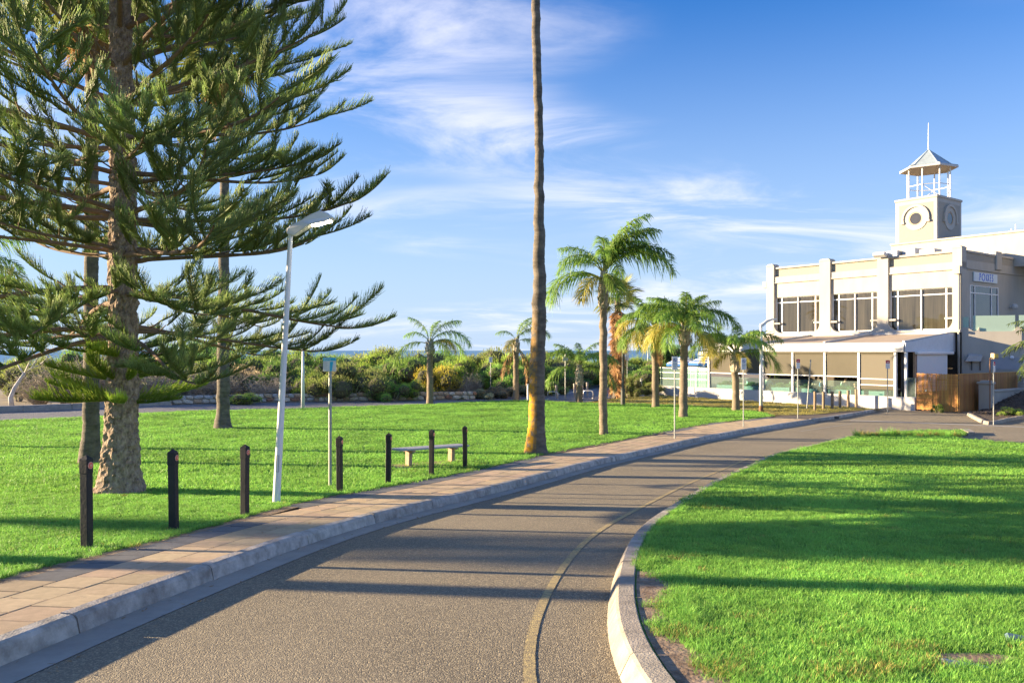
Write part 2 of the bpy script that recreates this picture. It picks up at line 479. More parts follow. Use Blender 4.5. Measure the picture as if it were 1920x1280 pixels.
# pale gutter line across the far side of the junction
m_pale = mat('pale_spoon_drain', (0.30, 0.285, 0.25), 0.9, 0.2, 5)
a, b_, c_ = gp(1592, 787, ROAD), gp(1700, 791, ROAD), gp(1960, 801, ROAD)
dn = [a, b_, c_]
sheet('spoon_drain', [(p.x, p.y) for p in dn] + [(p.x - 0.1, p.y - 0.45) for p in reversed(dn)], ROAD + 0.004, m_pale)
a, b_ = gp(1500, 808, ROAD), gp(1596, 794, ROAD)
sheet('faded_road_line', [(a.x, a.y), (b_.x, b_.y), (b_.x, b_.y - 0.09), (a.x, a.y - 0.09)], ROAD + 0.004, m_pale)

# ---- footpath bed
kb_in = offset_line(kerb_line, 0.15)
fp_poly = [tuple(p) for p in kb_in] + [tuple(p) for p in offset_line(kerb2_line, 0.12)[1:]] + [(gp(1640, 768).x, gp(1640, 768).y), (gp(1600, 768).x, gp(1600, 768).y), (gp(1530, 775).x, gp(1530, 775).y), (gp(1470, 777).x, gp(1470, 777).y)] + [tuple(p) for p in path_line[::-1]]
fp = sheet('footpath', fp_poly, -0.028, m_joint)
# pavers laid along the kerb: the 300 that show largest are single stones, the rest one mesh
paver_me = {}
def paver_mesh(lx, ly, m):
    k = (lx, ly, m.name)
    if k not in paver_me:
        paver_me[k] = MB().bbox(-lx / 2, lx / 2, -ly / 2, ly / 2, -0.04, 0.0, 0.004).mesh('paver', m)
    return paver_me[k]
cum = np.r_[0, np.cumsum(np.linalg.norm(np.diff(kb_in, axis=0), axis=1))]
def along(s):
    x = np.interp(s, cum, kb_in[:, 0]); y = np.interp(s, cum, kb_in[:, 1])
    x2 = np.interp(s + 0.05, cum, kb_in[:, 0]); y2 = np.interp(s + 0.05, cum, kb_in[:, 1])
    t = np.array([x2 - x, y2 - y]); n_ = np.linalg.norm(t)
    t = t / n_ if n_ > 1e-6 else np.array([0.9, 0.43])
    return np.array([x, y]), t
PW = 0.40
pav = []
fp_arr = np.array(fp_poly)
s = 0.0
while s < cum[-1] - 0.3:
    for row in range(9):
        ss = s + (0.2 if row % 2 else 0.0)
        p, t = along(min(ss, cum[-1] - 0.06))
        nrm = np.array([-t[1], t[0]])
        c = p + nrm * (0.01 + PW * (row + 0.5))
        q = np.array([c])
        if not in_poly(q, fp_poly)[0]: continue
        dl = dist_line(q, path_line)[0]
        if dl < PW * 0.38: continue
        pav.append((c[0], c[1], math.atan2(t[1], t[0]), dl < PW * 0.9))
    s += PW
pav = [p for p in pav if p[1] > 3.2]
pav.sort(key=lambda p: p[1] + 0.15 * abs(p[0] + 3))
rest = MB()
for i, (x, y, a, dark) in enumerate(pav):
    sl = math.atan((g(y + 0.2) - g(y - 0.2)) / 0.4)
    z = g(y) + 0.004 + rnd.uniform(-0.002, 0.003)
    rot = Matrix.Rotation(sl, 4, 'X') @ Matrix.Rotation(a + rnd.uniform(-.008, .008), 4, 'Z')
    if i < 300:
        o = link('paver', paver_mesh(0.387, 0.387, m_paver_dark if dark else m_paver), fp)
        o.matrix_local = Matrix.Translation((x, y, z)) @ rot
    else:
        rest.cur = 1 if dark else 0
        rest.box(-0.196, 0.196, -0.196, 0.196, -0.03, 0, Matrix.Translation((x, y, z)) @ rot)
struct(rest.build('distant_paving', [m_paver, m_paver_dark], fp), 'stuff')

# ---- kerbs: single stones along the line
def kerb_run(name, line, profile, seg_len, material, flip=1):
    holder = struct(empty(name))
    cu = np.r_[0, np.cumsum(np.linalg.norm(np.diff(line, axis=0), axis=1))]
    s0 = 0.0
    while s0 < cu[-1] - 0.2:
        s1 = min(s0 + seg_len * rnd.uniform(0.9, 1.1), cu[-1])
        if cu[-1] - s1 < 0.4: s1 = cu[-1]
        n = max(2, int((s1 - s0) / 0.25) + 1)
        mb = MB(); m = len(profile); vs, fs = [], []
        dz = rnd.uniform(-0.006, 0.006)
        for i, sv in enumerate(np.linspace(s0 + 0.008, s1 - 0.008, n)):
            x, y = np.interp(sv, cu, line[:, 0]), np.interp(sv, cu, line[:, 1])
            e1, e2 = max(sv - 0.1, 0), min(sv + 0.1, cu[-1])
            tx, ty = np.interp(e2, cu, line[:, 0]) - np.interp(e1, cu, line[:, 0]), np.interp(e2, cu, line[:, 1]) - np.interp(e1, cu, line[:, 1])
            l = math.hypot(tx, ty); nx, ny = -ty / l * flip, tx / l * flip
            for (d, h) in profile: vs.append((x + nx * d, y + ny * d, g(y) + ROAD + h + (dz if h > 0.05 else 0)))
        for i in range(n - 1):
            for k in range(m):
                fs.append((i * m + k, i * m + (k + 1) % m, (i + 1) * m + (k + 1) % m, (i + 1) * m + k))
        fs += [tuple(range(m)), tuple(reversed(range((n - 1) * m, n * m)))]
        mb.add(vs, fs); mb.build('kerb_stone', material, holder)
        s0 = s1
    return holder
prof = [(0, -0.1), (0, 0.01), (0.022, 0.105), (0.04, 0.128), (0.065, 0.138), (0.155, 0.142), (0.155, -0.1)]
near = kerb_line[kerb_line[:, 1] > 2.0]
kerb_run('kerb', near, prof, 1.9, m_conc)
kerb_run('kerb', kerb2_line, prof, 1.9, m_conc)
prof2 = [(0, -0.1), (0, 0.0), (0.065, 0.13), (0.085, 0.145), (0.205, 0.15), (0.215, 0.14), (0.23, -0.1)]
isl_full = np.vstack([isl_line, [[p.x, p.y] for p in nose]])
m_conc2 = mat('island_kerb_concrete', (0.23, 0.20, 0.16), 0.85, 0.25, 4.5, 0.7, 60, orand=0.12, detail=11, col2=(0.37, 0.325, 0.26))
kerb_run('kerb', isl_line, prof2, 1.6, m_conc2, flip=-1)
MB().prism([(0, 0), (0.25, 0), (0.25, .1), (0, .1)], lambda p: Vector((nose[0].x - 0.25 + p[0], nose[0].y - 0.35, g(nose[0].y) + ROAD + p[1] * 1.5)),
           lambda p: Vector((isl_line[-1][0] - 0.1 + p[0] * 1.5, isl_line[-1][1], g(nose[0].y) + ROAD + p[1] * 1.5))).build('kerb_stone', m_conc2, struct(empty('kerb')))

# ---- lawns
TRUNKS = [(gp(225, 922), .62), (gp(170, 868), .42), (gp(418, 803), .5), (gp(1005, 850), .34), (gp(1131, 815), .22), (gp(1281, 782), .35), (gp(1380, 769), .3), (gp(806, 757), .35), (gp(518, 941), .16), (gp(637, 922), .14), (gp(326, 992), .12), (gp(163, 1027), .13), (gp(459, 966), .13)]
isl_in = offset_line(isl_line, -0.22)
e1, e2 = gp(1796, 822), gp(1920, 831)
island_poly = [tuple(p) for p in isl_in] + [(e1.x, e1.y), (e2.x, e2.y), (34, 21), (34, -12), (2.0, -12)]
sheet('traffic_island', island_poly, 0.0, m_lawn)
soil_a = offset_line(isl_line, -0.23); soil_b = offset_line(isl_line, -0.60)
sel = (isl_line[:, 1] > 3.0) & (isl_line[:, 1] < 7.6)
sheet('bare_soil_strip', [tuple(p) for p in soil_a[sel]] + [tuple(p) for p in soil_b[sel][::-1]], 0.004, m_soil)
far_edge_px = [(1445, 779), (1420, 771), (1304, 761), (1200, 757), (1080, 755), (1000, 750), (890, 753), (800, 758), (640, 763), (560, 766), (330, 771), (160, 782), (0, 788), (-250, 800)]
far_edge = [gp(x, y) for x, y in far_edge_px]
lawn_poly = [tuple(p) for p in path_line] + [(p.x, p.y) for p in far_edge] + [(-60, 40), (-60, -12), (path_line[0][0], -12)]
sheet('lawn', lawn_poly, 0.0, m_lawn)
va = offset_line(path_line, -0.2); vb = path_line + (offset_line(path_line, 0.1) - path_line) * (0.75 + 0.5 * np.sin(np.arange(len(path_line)) * 1.7) * np.sin(np.arange(len(path_line)) * 0.61))[:, None]
sheet('verge_soil', [tuple(p) for p in va] + [tuple(p) for p in vb[::-1]], 0.0015, m_soil)
wall_px = [(1237, 740), (1690, 767)]
dry_px = [(1105, 755), (1140, 748), (1237, 740.5), (1660, 767), (1600, 769), (1530, 776), (1470, 777.5), (1450, 777), (1425, 769.5), (1306, 759.5), (1200, 755.7)]
dry_poly = [(gp(x, y).x, gp(x, y).y) for x, y in dry_px]
sheet('dry_lawn', dry_poly, -0.012, m_dry)
# dirt track between the two lawns comes from the ground below; asphalt promenade behind the lawn
pe = [gp(x, y) for x, y in [(1000, 750), (890, 753), (800, 758), (640, 763), (560, 766), (330, 771), (160, 782), (0, 788), (-250, 800)]]
pf = [gp(x, y) for x, y in [(-250, 776), (0, 772), (160, 765), (320, 758), (560, 752), (890, 748), (1000, 735), (1080, 718), (1150, 712), (1250, 712), (1240, 722), (1190, 735), (1140, 747), (1100, 753)]]
prom_poly = [(p.x, p.y) for p in pe] + [(p.x, p.y) for p in pf]
sheet('promenade', prom_poly, -0.03, m_farroad)
m_white = mat('white_line_paint', (0.6, 0.6, 0.58), 0.8, 0.1, 8)
for (x0, y0, x1, y1, w) in [(1000, 744, 1120, 729, 0.12), (700, 757, 870, 753, 0.1)]:
    a, b_ = gp(x0, y0), gp(x1, y1)
    n_ = Vector((-(b_ - a).y, (b_ - a).x, 0)).normalized() * w
    sheet('promenade_line', [(a.x, a.y), (b_.x, b_.y), (b_.x + n_.x, b_.y + n_.y), (a.x + n_.x, a.y + n_.y)], -0.026, m_white)

for tp_, tr_ in TRUNKS:
    ph_ = rnd.uniform(0, 6)
    ring_ = [(tp_.x + tr_ * (1 + .25 * math.sin(3 * a + ph_) + .15 * math.sin(5 * a)) * math.cos(a), tp_.y + tr_ * (.9 + .2 * math.sin(2 * a + ph_)) * math.sin(a)) for a in np.linspace(0, 2 * math.pi, 21)[:-1]]
    sheet('worn_soil', ring_, 0.004, m_soil, step=.3)
def trunk_gap(Q):
    ok = np.ones(len(Q), bool)
    for tp_, tr_ in TRUNKS:
        ok &= np.hypot(Q[:, 0] - tp_.x, Q[:, 1] - tp_.y) > tr_ * (0.62 + 0.4 * rng.random(len(Q)))
    return ok
# ------------------------------------------------------------------ foliage
def leafmat(name, base, tip, transl=0.3, orand=0.15, rough=0.55, nscale=3.0, var=0.25, tp=1.0):
    m = bpy.data.materials.new(name); m.use_nodes = True
    nt = m.node_tree; N, L = nt.nodes, nt.links; N.clear()
    out = N.new('ShaderNodeOutputMaterial'); p = N.new('ShaderNodeBsdfPrincipled')
    p.inputs['Roughness'].default_value = rough; p.inputs['Specular IOR Level'].default_value = 0.3
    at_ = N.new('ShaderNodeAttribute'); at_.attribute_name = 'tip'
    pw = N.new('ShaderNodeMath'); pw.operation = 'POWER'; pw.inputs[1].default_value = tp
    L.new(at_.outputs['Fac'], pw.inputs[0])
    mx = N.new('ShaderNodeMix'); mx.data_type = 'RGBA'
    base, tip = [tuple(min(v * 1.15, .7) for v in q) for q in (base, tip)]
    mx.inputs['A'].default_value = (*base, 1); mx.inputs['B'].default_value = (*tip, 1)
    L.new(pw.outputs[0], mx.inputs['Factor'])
    geo = N.new('ShaderNodeNewGeometry'); nz = N.new('ShaderNodeTexNoise'); nz.inputs['Scale'].default_value = nscale; nz.inputs['Detail'].default_value = 3
    L.new(geo.outputs['Position'], nz.inputs['Vector'])
    oi = N.new('ShaderNodeObjectInfo')
    hs = N.new('ShaderNodeHueSaturation')
    m1 = N.new('ShaderNodeMapRange'); m1.inputs[1].default_value = 0.3; m1.inputs[2].default_value = 0.7
    m1.inputs[3].default_value = 1 - var; m1.inputs[4].default_value = 1 + var
    L.new(nz.outputs[0], m1.inputs[0])
    m2 = N.new('ShaderNodeMapRange'); m2.inputs[3].default_value = 1 - orand; m2.inputs[4].default_value = 1 + orand
    L.new(oi.outputs['Random'], m2.inputs[0])
    mu = N.new('ShaderNodeMath'); mu.operation = 'MULTIPLY'
    L.new(m1.outputs[0], mu.inputs[0]); L.new(m2.outputs[0], mu.inputs[1])
    ri = N.new('ShaderNodeMath'); ri.operation = 'MULTIPLY_ADD'; ri.inputs[1].default_value = 0.03; ri.inputs[2].default_value = 0.485
    L.new(geo.outputs['Random Per Island'], ri.inputs[0]); L.new(ri.outputs[0], hs.inputs['Hue'])
    L.new(mu.outputs[0], hs.inputs['Value']); L.new(mx.outputs['Result'], hs.inputs['Color'])
    L.new(hs.outputs[0], p.inputs['Base Color'])
    tr = N.new('ShaderNodeBsdfTranslucent'); L.new(hs.outputs[0], tr.inputs['Color'])
    ms = N.new('ShaderNodeMixShader'); ms.inputs[0].default_value = transl
    L.new(p.outputs[0], ms.inputs[1]); L.new(tr.outputs[0], ms.inputs[2]); L.new(ms.outputs[0], out.inputs[0])
    MATS[name] = m
    return m

# ---- grass -----------------------------------------------------------
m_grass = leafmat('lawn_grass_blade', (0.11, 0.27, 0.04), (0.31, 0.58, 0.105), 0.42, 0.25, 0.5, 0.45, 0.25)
m_grass_dry = leafmat('dry_grass_blade', (0.20, 0.20, 0.05), (0.42, 0.36, 0.10), 0.3, 0.25, 0.6, 0.5, 0.3)
def tuft(name, n, rad, h, w, m, lean=0.55):
    a = rng.uniform(0, 2 * math.pi, n); r = rad * np.sqrt(rng.uniform(0, 1, n))
    P = np.stack([r * np.cos(a), r * np.sin(a), np.full(n, -0.005)], 1)
    b = rng.uniform(0, 2 * math.pi, n); le = rng.uniform(0.1, lean, n)
    D = unit(np.stack([np.cos(b) * le, np.sin(b) * le, np.ones(n)], 1))
    S = np.stack([-np.sin(b), np.cos(b), np.zeros(n)], 1)
    B = np.stack([np.cos(b), np.sin(b), -0.4 * np.ones(n)], 1) * rng.uniform(0.05, 0.5, n)[:, None]
    V, F, T = blades(P, D, S, B, h * rng.uniform(0.55, 1.15, n), w * rng.uniform(0.7, 1.3, n), 2, 0.1)
    return bpy.data.objects.new(name, np_mesh(name, [(V, F, 0, T)], [m], False))
def scatter(name, P, scale, col, kind='stuff', label=None, cat=None):
    """points that carry small tufts (geometry nodes): nobody could count them"""
    me = bpy.data.meshes.new(name); n = len(P)
    me.vertices.add(n); me.vertices.foreach_set('co', np.asarray(P, np.float32).ravel())
    a = me.attributes.new('sc', 'FLOAT', 'POINT'); a.data.foreach_set('value', np.asarray(scale, np.float32))
    o = link(name, me)
    ng = bpy.data.node_groups.new(name, 'GeometryNodeTree')
    ng.interface.new_socket('Geometry', in_out='INPUT', socket_type='NodeSocketGeometry')
    ng.interface.new_socket('Geometry', in_out='OUTPUT', socket_type='NodeSocketGeometry')
    N, L = ng.nodes, ng.links
    gi, go = N.new('NodeGroupInput'), N.new('NodeGroupOutput')
    ci = N.new('GeometryNodeCollectionInfo'); ci.inputs['Collection'].default_value = col
    ci.inputs['Separate Children'].default_value = True; ci.inputs['Reset Children'].default_value = True
    ip = N.new('GeometryNodeInstanceOnPoints'); ip.inputs['Pick Instance'].default_value = True
    rv = N.new('FunctionNodeRandomValue'); rv.data_type = 'INT'; rv.inputs['Min'].default_value = 0 if False else 0
    for s_ in rv.inputs:
        if s_.name == 'Max' and s_.type == 'INT': s_.default_value = len(col.objects) - 1
        if s_.name == 'Min' and s_.type == 'INT': s_.default_value = 0
    rr = N.new('FunctionNodeRandomValue'); rr.data_type = 'FLOAT_VECTOR'
    for s_ in rr.inputs:
        if s_.name == 'Max' and s_.type == 'VECTOR': s_.default_value = (0.12, 0.12, 6.28)
        if s_.name == 'Min' and s_.type == 'VECTOR': s_.default_value = (-0.12, -0.12, 0)
    na = N.new('GeometryNodeInputNamedAttribute'); na.data_type = 'FLOAT'; na.inputs['Name'].default_value = 'sc'
    L.new(gi.outputs[0], ip.inputs['Points']); L.new(ci.outputs[0], ip.inputs['Instance'])
    L.new([s_ for s_ in rv.outputs if s_.type == 'INT'][0], ip.inputs['Instance Index'])
    L.new([s_ for s_ in rr.outputs if s_.type == 'VECTOR'][0], ip.inputs['Rotation'])
    L.new([s_ for s_ in na.outputs if s_.type == 'VALUE'][0], ip.inputs['Scale'])
    L.new(ip.outputs[0], go.inputs[0])
    md = o.modifiers.new('tufts', 'NODES'); md.node_group = ng
    o['kind'] = kind
    if label: o['label'] = label
    if cat: o['category'] = cat
    return o
def coll(name, objs):
    c = bpy.data.collections.new(name)
    for o in objs: c.objects.link(o)
    return c
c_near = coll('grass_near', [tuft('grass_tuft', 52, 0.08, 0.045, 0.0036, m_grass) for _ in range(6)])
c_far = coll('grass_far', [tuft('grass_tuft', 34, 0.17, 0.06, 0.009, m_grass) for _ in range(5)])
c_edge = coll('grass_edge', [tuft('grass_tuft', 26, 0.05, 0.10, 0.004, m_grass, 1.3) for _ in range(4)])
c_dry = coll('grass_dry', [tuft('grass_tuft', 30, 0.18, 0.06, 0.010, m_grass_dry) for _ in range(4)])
def lawn_points(poly, dens, ymin, ymax, xlim=0.72, avoid=None):
    out = []
    y = ymin
    P = np.array(poly); xmn, xmx = P[:, 0].min(), P[:, 0].max()
    while y < ymax:
        dy = max(0.5, y * 0.08)
        w = (y + dy) * xlim + 0.5
        x0, x1 = max(xmn, -w), min(xmx, w)
        if x1 > x0:
            n = int((x1 - x0) * dy * dens(y))
            Q = np.stack([rng.uniform(x0, x1, n), rng.uniform(y, min(y + dy, ymax), n)], 1)
            Q = Q[in_poly(Q, poly)]
            if avoid is not None: Q = Q[avoid(Q)]
            out.append(Q)
        y += dy
    return np.concatenate(out)
def soil_gap(Q):
    d = dist_line(Q, isl_line)
    lim = np.where((Q[:, 1] < 7.4), 0.41 + 0.07 * np.sin(Q[:, 1] * 3.1) + 0.05 * np.sin(Q[:, 1] * 7.7 + 1), 0.24)
    hole = (((Q[:, 0] - 2.75) / 0.27) ** 2 + ((Q[:, 1] - 4.74) / 0.11) ** 2) < 1
    return (d > lim) & ~hole
def put(name, Q, smin, smax, c, grow=None, label=None, cat='grass'):
    z = g_np(Q[:, 1]) - 0.002
    sc = rng.uniform(smin, smax, len(Q))
    if grow is not None: sc = sc * grow(Q)
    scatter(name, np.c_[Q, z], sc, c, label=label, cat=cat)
Qn = lawn_points(island_poly, lambda y: 380 if y < 7 else 380 * (7 / y) ** 1.3, 3.8, 15, avoid=soil_gap)
put('lawn_grass', Qn, 0.75, 1.3, c_near, label='bright green grass of the rounded traffic island', cat='grass')
Qf = lawn_points(island_poly, lambda y: 60 * (15 / y), 12, 40, avoid=soil_gap)
put('lawn_grass', Qf, 0.8, 1.3, c_far, label='far grass of the traffic island towards the junction')
def verge_gap(Q):
    return trunk_gap(Q) & (dist_line(Q, path_line) > 0.07 + 0.06 * np.sin(Q[:, 1] * 4.3) * np.sin(Q[:, 1] * 1.9))
Qn = lawn_points(lawn_poly, lambda y: 380 * (7 / max(y, 7)) ** 1.3, 5.5, 17, avoid=verge_gap)
put('lawn_grass', Qn, 0.75, 1.3, c_near, label='bright green lawn grass between bollards and pine tree')
Qf = lawn_points(lawn_poly, lambda y: 60 * (14 / y) ** 0.8, 14, 62, avoid=trunk_gap)
put('lawn_grass', Qf, 0.8, 1.35, c_far, grow=lambda Q: 1 + Q[:, 1] * 0.006, label='lawn grass stretching from the bench to the promenade')
# longer fringe where the mower does not reach
def fringe(line, off, dens, ymax):
    cu = np.r_[0, np.cumsum(np.linalg.norm(np.diff(line, axis=0), axis=1))]
    n = int(cu[-1] * dens); s_ = rng.uniform(0, cu[-1], n)
    Q = np.stack([np.interp(s_, cu, line[:, 0]), np.interp(s_, cu, line[:, 1])], 1)
    Q = Q + rng.normal(0, 0.03, Q.shape)
    return Q[(Q[:, 1] < ymax) & (Q[:, 1] > 4)]
Q1 = fringe(offset_line(path_line, 0.05), 0, 26, 30); Q2 = fringe(offset_line(isl_line, -0.31), 0, 22, 30)
Q2 = Q2[(Q2[:, 1] > 7.2) | (rng.uniform(0, 1, len(Q2)) < 0.06)]
Q3 = fringe(offset_line(isl_line, -0.58), 0, 30, 7.2)
put('edge_grass', np.concatenate([Q1, Q2, Q3]), 0.5, 1.1, c_edge, label='longer grass fringe along the paving and kerb edges')
Qd = lawn_points(dry_poly, lambda y: 14, 30, 62)
put('dry_grass', Qd, 0.8, 1.3, c_dry, label='yellowish thin grass in front of the white terrace wall')
# yellowed patches near the kerb and in the lawns
c_yel = coll('grass_yellow', [tuft('grass_tuft', 40, 0.08, 0.055, 0.0045, m_grass_dry) for _ in range(3)])
yp = []
for (cx0, cy0, rr0, n0) in [(gp(1245, 1050).x, gp(1245, 1050).y, .18, 16), (gp(1290, 1190).x, gp(1290, 1190).y, .14, 18), (gp(1330, 1262).x, gp(1330, 1262).y, .15, 18), (gp(1700, 1240).x, gp(1700, 1240).y, .30, 26), (gp(1880, 895).x, gp(1880, 895).y, .8, 40), (gp(1560, 1262).x, gp(1560, 1262).y, .22, 14), (gp(1330, 950).x, gp(1330, 950).y, .3, 22), (gp(770, 884).x, gp(770, 884).y, .3, 14), (gp(850, 872).x, gp(850, 872).y, .4, 14)]:
    for _ in range(n0): yp.append((cx0 + rnd.gauss(0, rr0), cy0 + rnd.gauss(0, rr0 * .6)))
for _ in range(420):
    y0 = rnd.uniform(4.5, 24); yp.append((rnd.uniform(-.68, .68) * y0, y0))
yp = np.array(yp); yp = yp[in_poly(yp, island_poly) | in_poly(yp, lawn_poly)]; yp = yp[soil_gap(yp)]
put('yellowed_grass', yp, 0.7, 1.2, c_yel, label='scattered yellowed grass patches in the lawns')
# weeds on the island nose
c_weed = coll('weeds', [tuft('weed_tuft', 30, 0.12, 0.30, 0.012, m_grass_dry, 0.9), tuft('weed_tuft', 30, 0.10, 0.36, 0.014, m_grass, 0.8)])
nz_ = []
for _ in range(90):
    p = gp(rnd.uniform(1600, 1800), 815.5 + rnd.uniform(-0.5, 3.0)); nz_.append((p.x, p.y))
put('weeds', np.array(nz_), 0.35, 1.0, c_weed, label='straw coloured weeds along the nose of the island')

# ---- Norfolk pine ----------------------------------------------------
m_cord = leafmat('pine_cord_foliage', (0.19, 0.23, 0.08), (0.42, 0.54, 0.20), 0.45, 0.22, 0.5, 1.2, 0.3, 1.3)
m_cord_new = leafmat('pine_new_growth', (0.15, 0.21, 0.03), (0.38, 0.50, 0.08), 0.3, 0.2, 0.5, 1.2, 0.3, 1.2)
m_pbark = mat('pine_bark', (0.16, 0.11, 0.07), 0.95, 0.45, 16, 1.0, 34, detail=10, col2=(0.42, 0.32, 0.24), dist=0.04, stretch=(1, 1, 0.6))
m_limb = mat('pine_limb_bark', (0.20, 0.125, 0.075), 0.9, 0.3, 20, 0.6, 40, col2=(0.2, 0.14, 0.10))
def plume(L, n_per_m=48, cl=0.22, up=0.35, seed=0):
    """one spray: a green shaft with two rows of upswept cords; along +x"""
    r_ = np.random.default_rng(seed)
    m = 9
    t = np.linspace(0, 1, m)
    ax = np.stack([L * t, 0.05 * L * np.sin(t * 3 + seed), up * L * t ** 2 * 0.6], 1)
    V0, F0 = np_tube(ax, 0.013 * (1 - 0.6 * t) + 0.003, 5)
    N = int(L * n_per_m)
    tt = np.linspace(0.05, 1.0, N)
    c = np.stack([np.interp(tt, t, ax[:, k]) for k in range(3)], 1)
    parts = []
    for sgn in (-1, 1):
        taper = np.clip(np.minimum((tt + 0.25) * 1.6, (1.12 - tt) * 3.2), 0.25, 1)
        D = np.stack([0.75 + r_.normal(0, .10, N), sgn * (0.85 + r_.normal(0, .12, N)), 0.25 + r_.normal(0, .16, N)], 1)
        B = np.stack([r_.normal(0.05, .08, N), -sgn * (0.25 + r_.uniform(0, .2, N)), 0.50 + r_.normal(0, .15, N)], 1)
        parts.append(cords(c, D, B, cl * taper * r_.uniform(0.8, 1.15, N), 0.0068, 3, 2))
    # upper row
    N = N // 2; c = c[::2][:N]
    D = np.stack([0.8 + r_.normal(0, .1, N), r_.normal(0, .35, N), np.full(N, 0.7)], 1)
    parts.append(cords(c, D, np.stack([np.zeros(N), r_.normal(0, .1, N), np.full(N, .25)], 1), cl * 0.75 * r_.uniform(0.6, 1.1, N), 0.0068, 3, 2))
    return (V0, F0), parts
def xf(V, M):
    A = np.array(M); return V @ A[:3, :3].T + A[:3, 3]
def pine_branch(seed, L=3.7, s1=0.1, c=0.2, c2=0.15):
    r_ = random.Random(seed)
    t = np.linspace(0, 1, 14)
    ph = r_.uniform(0, 6)
    ax = np.stack([L * t, 0.10 * L * np.sin(t * 2.5 + ph) * t, L * (s1 * t - c * t ** 2 + c2 * t ** 3.2)], 1)
    wood = [(*np_tube(ax, 0.040 * (1 - t) ** 0.8 + 0.010, 6), 0)]
    leaf = []
    n = 15
    for i in range(n):
        ti = 0.17 + 0.81 * (i / (n - 1)) ** 0.9
        if i == n - 1: ti = 1.0
        p = np.array([np.interp(ti, t, ax[:, k]) for k in range(3)])
        d = np.array([np.interp(min(ti + .05, 1), t, ax[:, k]) for k in range(3)]) - np.array([np.interp(ti - .05, t, ax[:, k]) for k in range(3)])
        yaw = math.atan2(d[1], d[0]) + ((1 if i % 2 else -1) * r_.uniform(0.45, 0.95) if i < n - 1 else 0)
        pit = -math.atan2(d[2], math.hypot(d[0], d[1])) * 0.6 - r_.uniform(-0.05, 0.45)
        sub = r_.uniform(0.0, 0.5) * (1 - ti) * 1.4
        M = Matrix.Translation(p) @ Matrix.Rotation(yaw, 4, 'Z') @ Matrix.Rotation(pit, 4, 'Y') @ Matrix.Rotation(r_.uniform(-.5, .5), 4, 'X')
        if sub > 0.1:
            tw = np_tube(np.array([[0, 0, 0], [sub * .5, 0, -0.01], [sub, 0, 0.02]]), [0.017, 0.014, 0.011], 4)
            wood.append((xf(tw[0], M), tw[1], 0)); M = M @ Matrix.Translation((sub, 0, 0.02))
        PL = r_.uniform(0.75, 1.25) * (0.75 if ti < 0.4 else 1.0)
        (V0, F0), cp = plume(PL, 46, r_.uniform(0.19, 0.27), r_.uniform(0.2, 0.55), seed * 31 + i)
        leaf.append((xf(V0, M), F0, 0, np.full(len(V0), 0.15)))
        for V, F, T in cp: leaf.append((xf(V, M), F, 0, T))
        if r_.random() < 0.4:                                   # a second, shorter spray beside it
            M2 = M @ Matrix.Translation((0.15, 0, 0)) @ Matrix.Rotation(r_.choice([-1, 1]) * r_.uniform(.5, .9), 4, 'Z') @ Matrix.Rotation(r_.uniform(-.5, .1), 4, 'Y')
            (V0, F0), cp = plume(PL * 0.7, 44, 0.19, 0.4, seed * 31 + i + 500)
            leaf.append((xf(V0, M2), F0, 0, np.full(len(V0), 0.15)))
            for V, F, T in cp: leaf.append((xf(V, M2), F, 0, T))
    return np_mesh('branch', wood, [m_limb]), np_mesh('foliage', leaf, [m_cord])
BR_LOW = [pine_branch(11, 3.9, 0.0, 0.42, 0.24), pine_branch(12, 3.9, 0.05, 0.44, 0.22)]
BR_MID = [pine_branch(21, 3.7, 0.10, 0.24, 0.22), pine_branch(22, 3.7, 0.16, 0.26, 0.18), pine_branch(23, 3.6, 0.08, 0.14, 0.2)]
BR_UP = [pine_branch(31, 3.4, 0.42, 0.12, 0.12), pine_branch(32, 3.5, 0.5, 0.25, 0.2), pine_branch(33, 3.4, 0.36, 0.1, 0.2)]
SPR = []
for k in range(3):
    (V0, F0), cp = plume(1.15, 75, 0.21, 0.15, 900 + k)
    SPR.append(np_mesh('sprout', [(V0, F0, 0, np.full(len(V0), .15))] + [(V, F, 0, T) for V, F, T in cp], [m_cord_new]))
def rough_trunk(pts, rads, n=26, amp=0.012, step=0.06, seed=3):
    P = np.array(pts, float); d = np.r_[0, np.cumsum(np.linalg.norm(np.diff(P, axis=0), axis=1))]
    m = int(d[-1] / step); t = np.linspace(0, d[-1], m)
    Q = np.stack([np.interp(t, d, P[:, k]) for k in range(3)], 1); r_ = np.interp(t, d, rads)
    V, F = np_tube(Q, r_, n)
    rg = np.random.default_rng(seed)
    nz = rg.normal(0, 1, (m, n)); nz = (nz + 0.7 * np.roll(nz, 1, 0) + 0.4 * np.roll(nz, 1, 1)) / 1.5
    V = V.reshape(m, n, 3); cen = Q[:, None]
    V = cen + (V - cen) * (1 + nz[..., None] * amp / r_[:, None, None])
    return np_mesh('trunk', [(V.reshape(-1, 3), F, 0)], [], False)
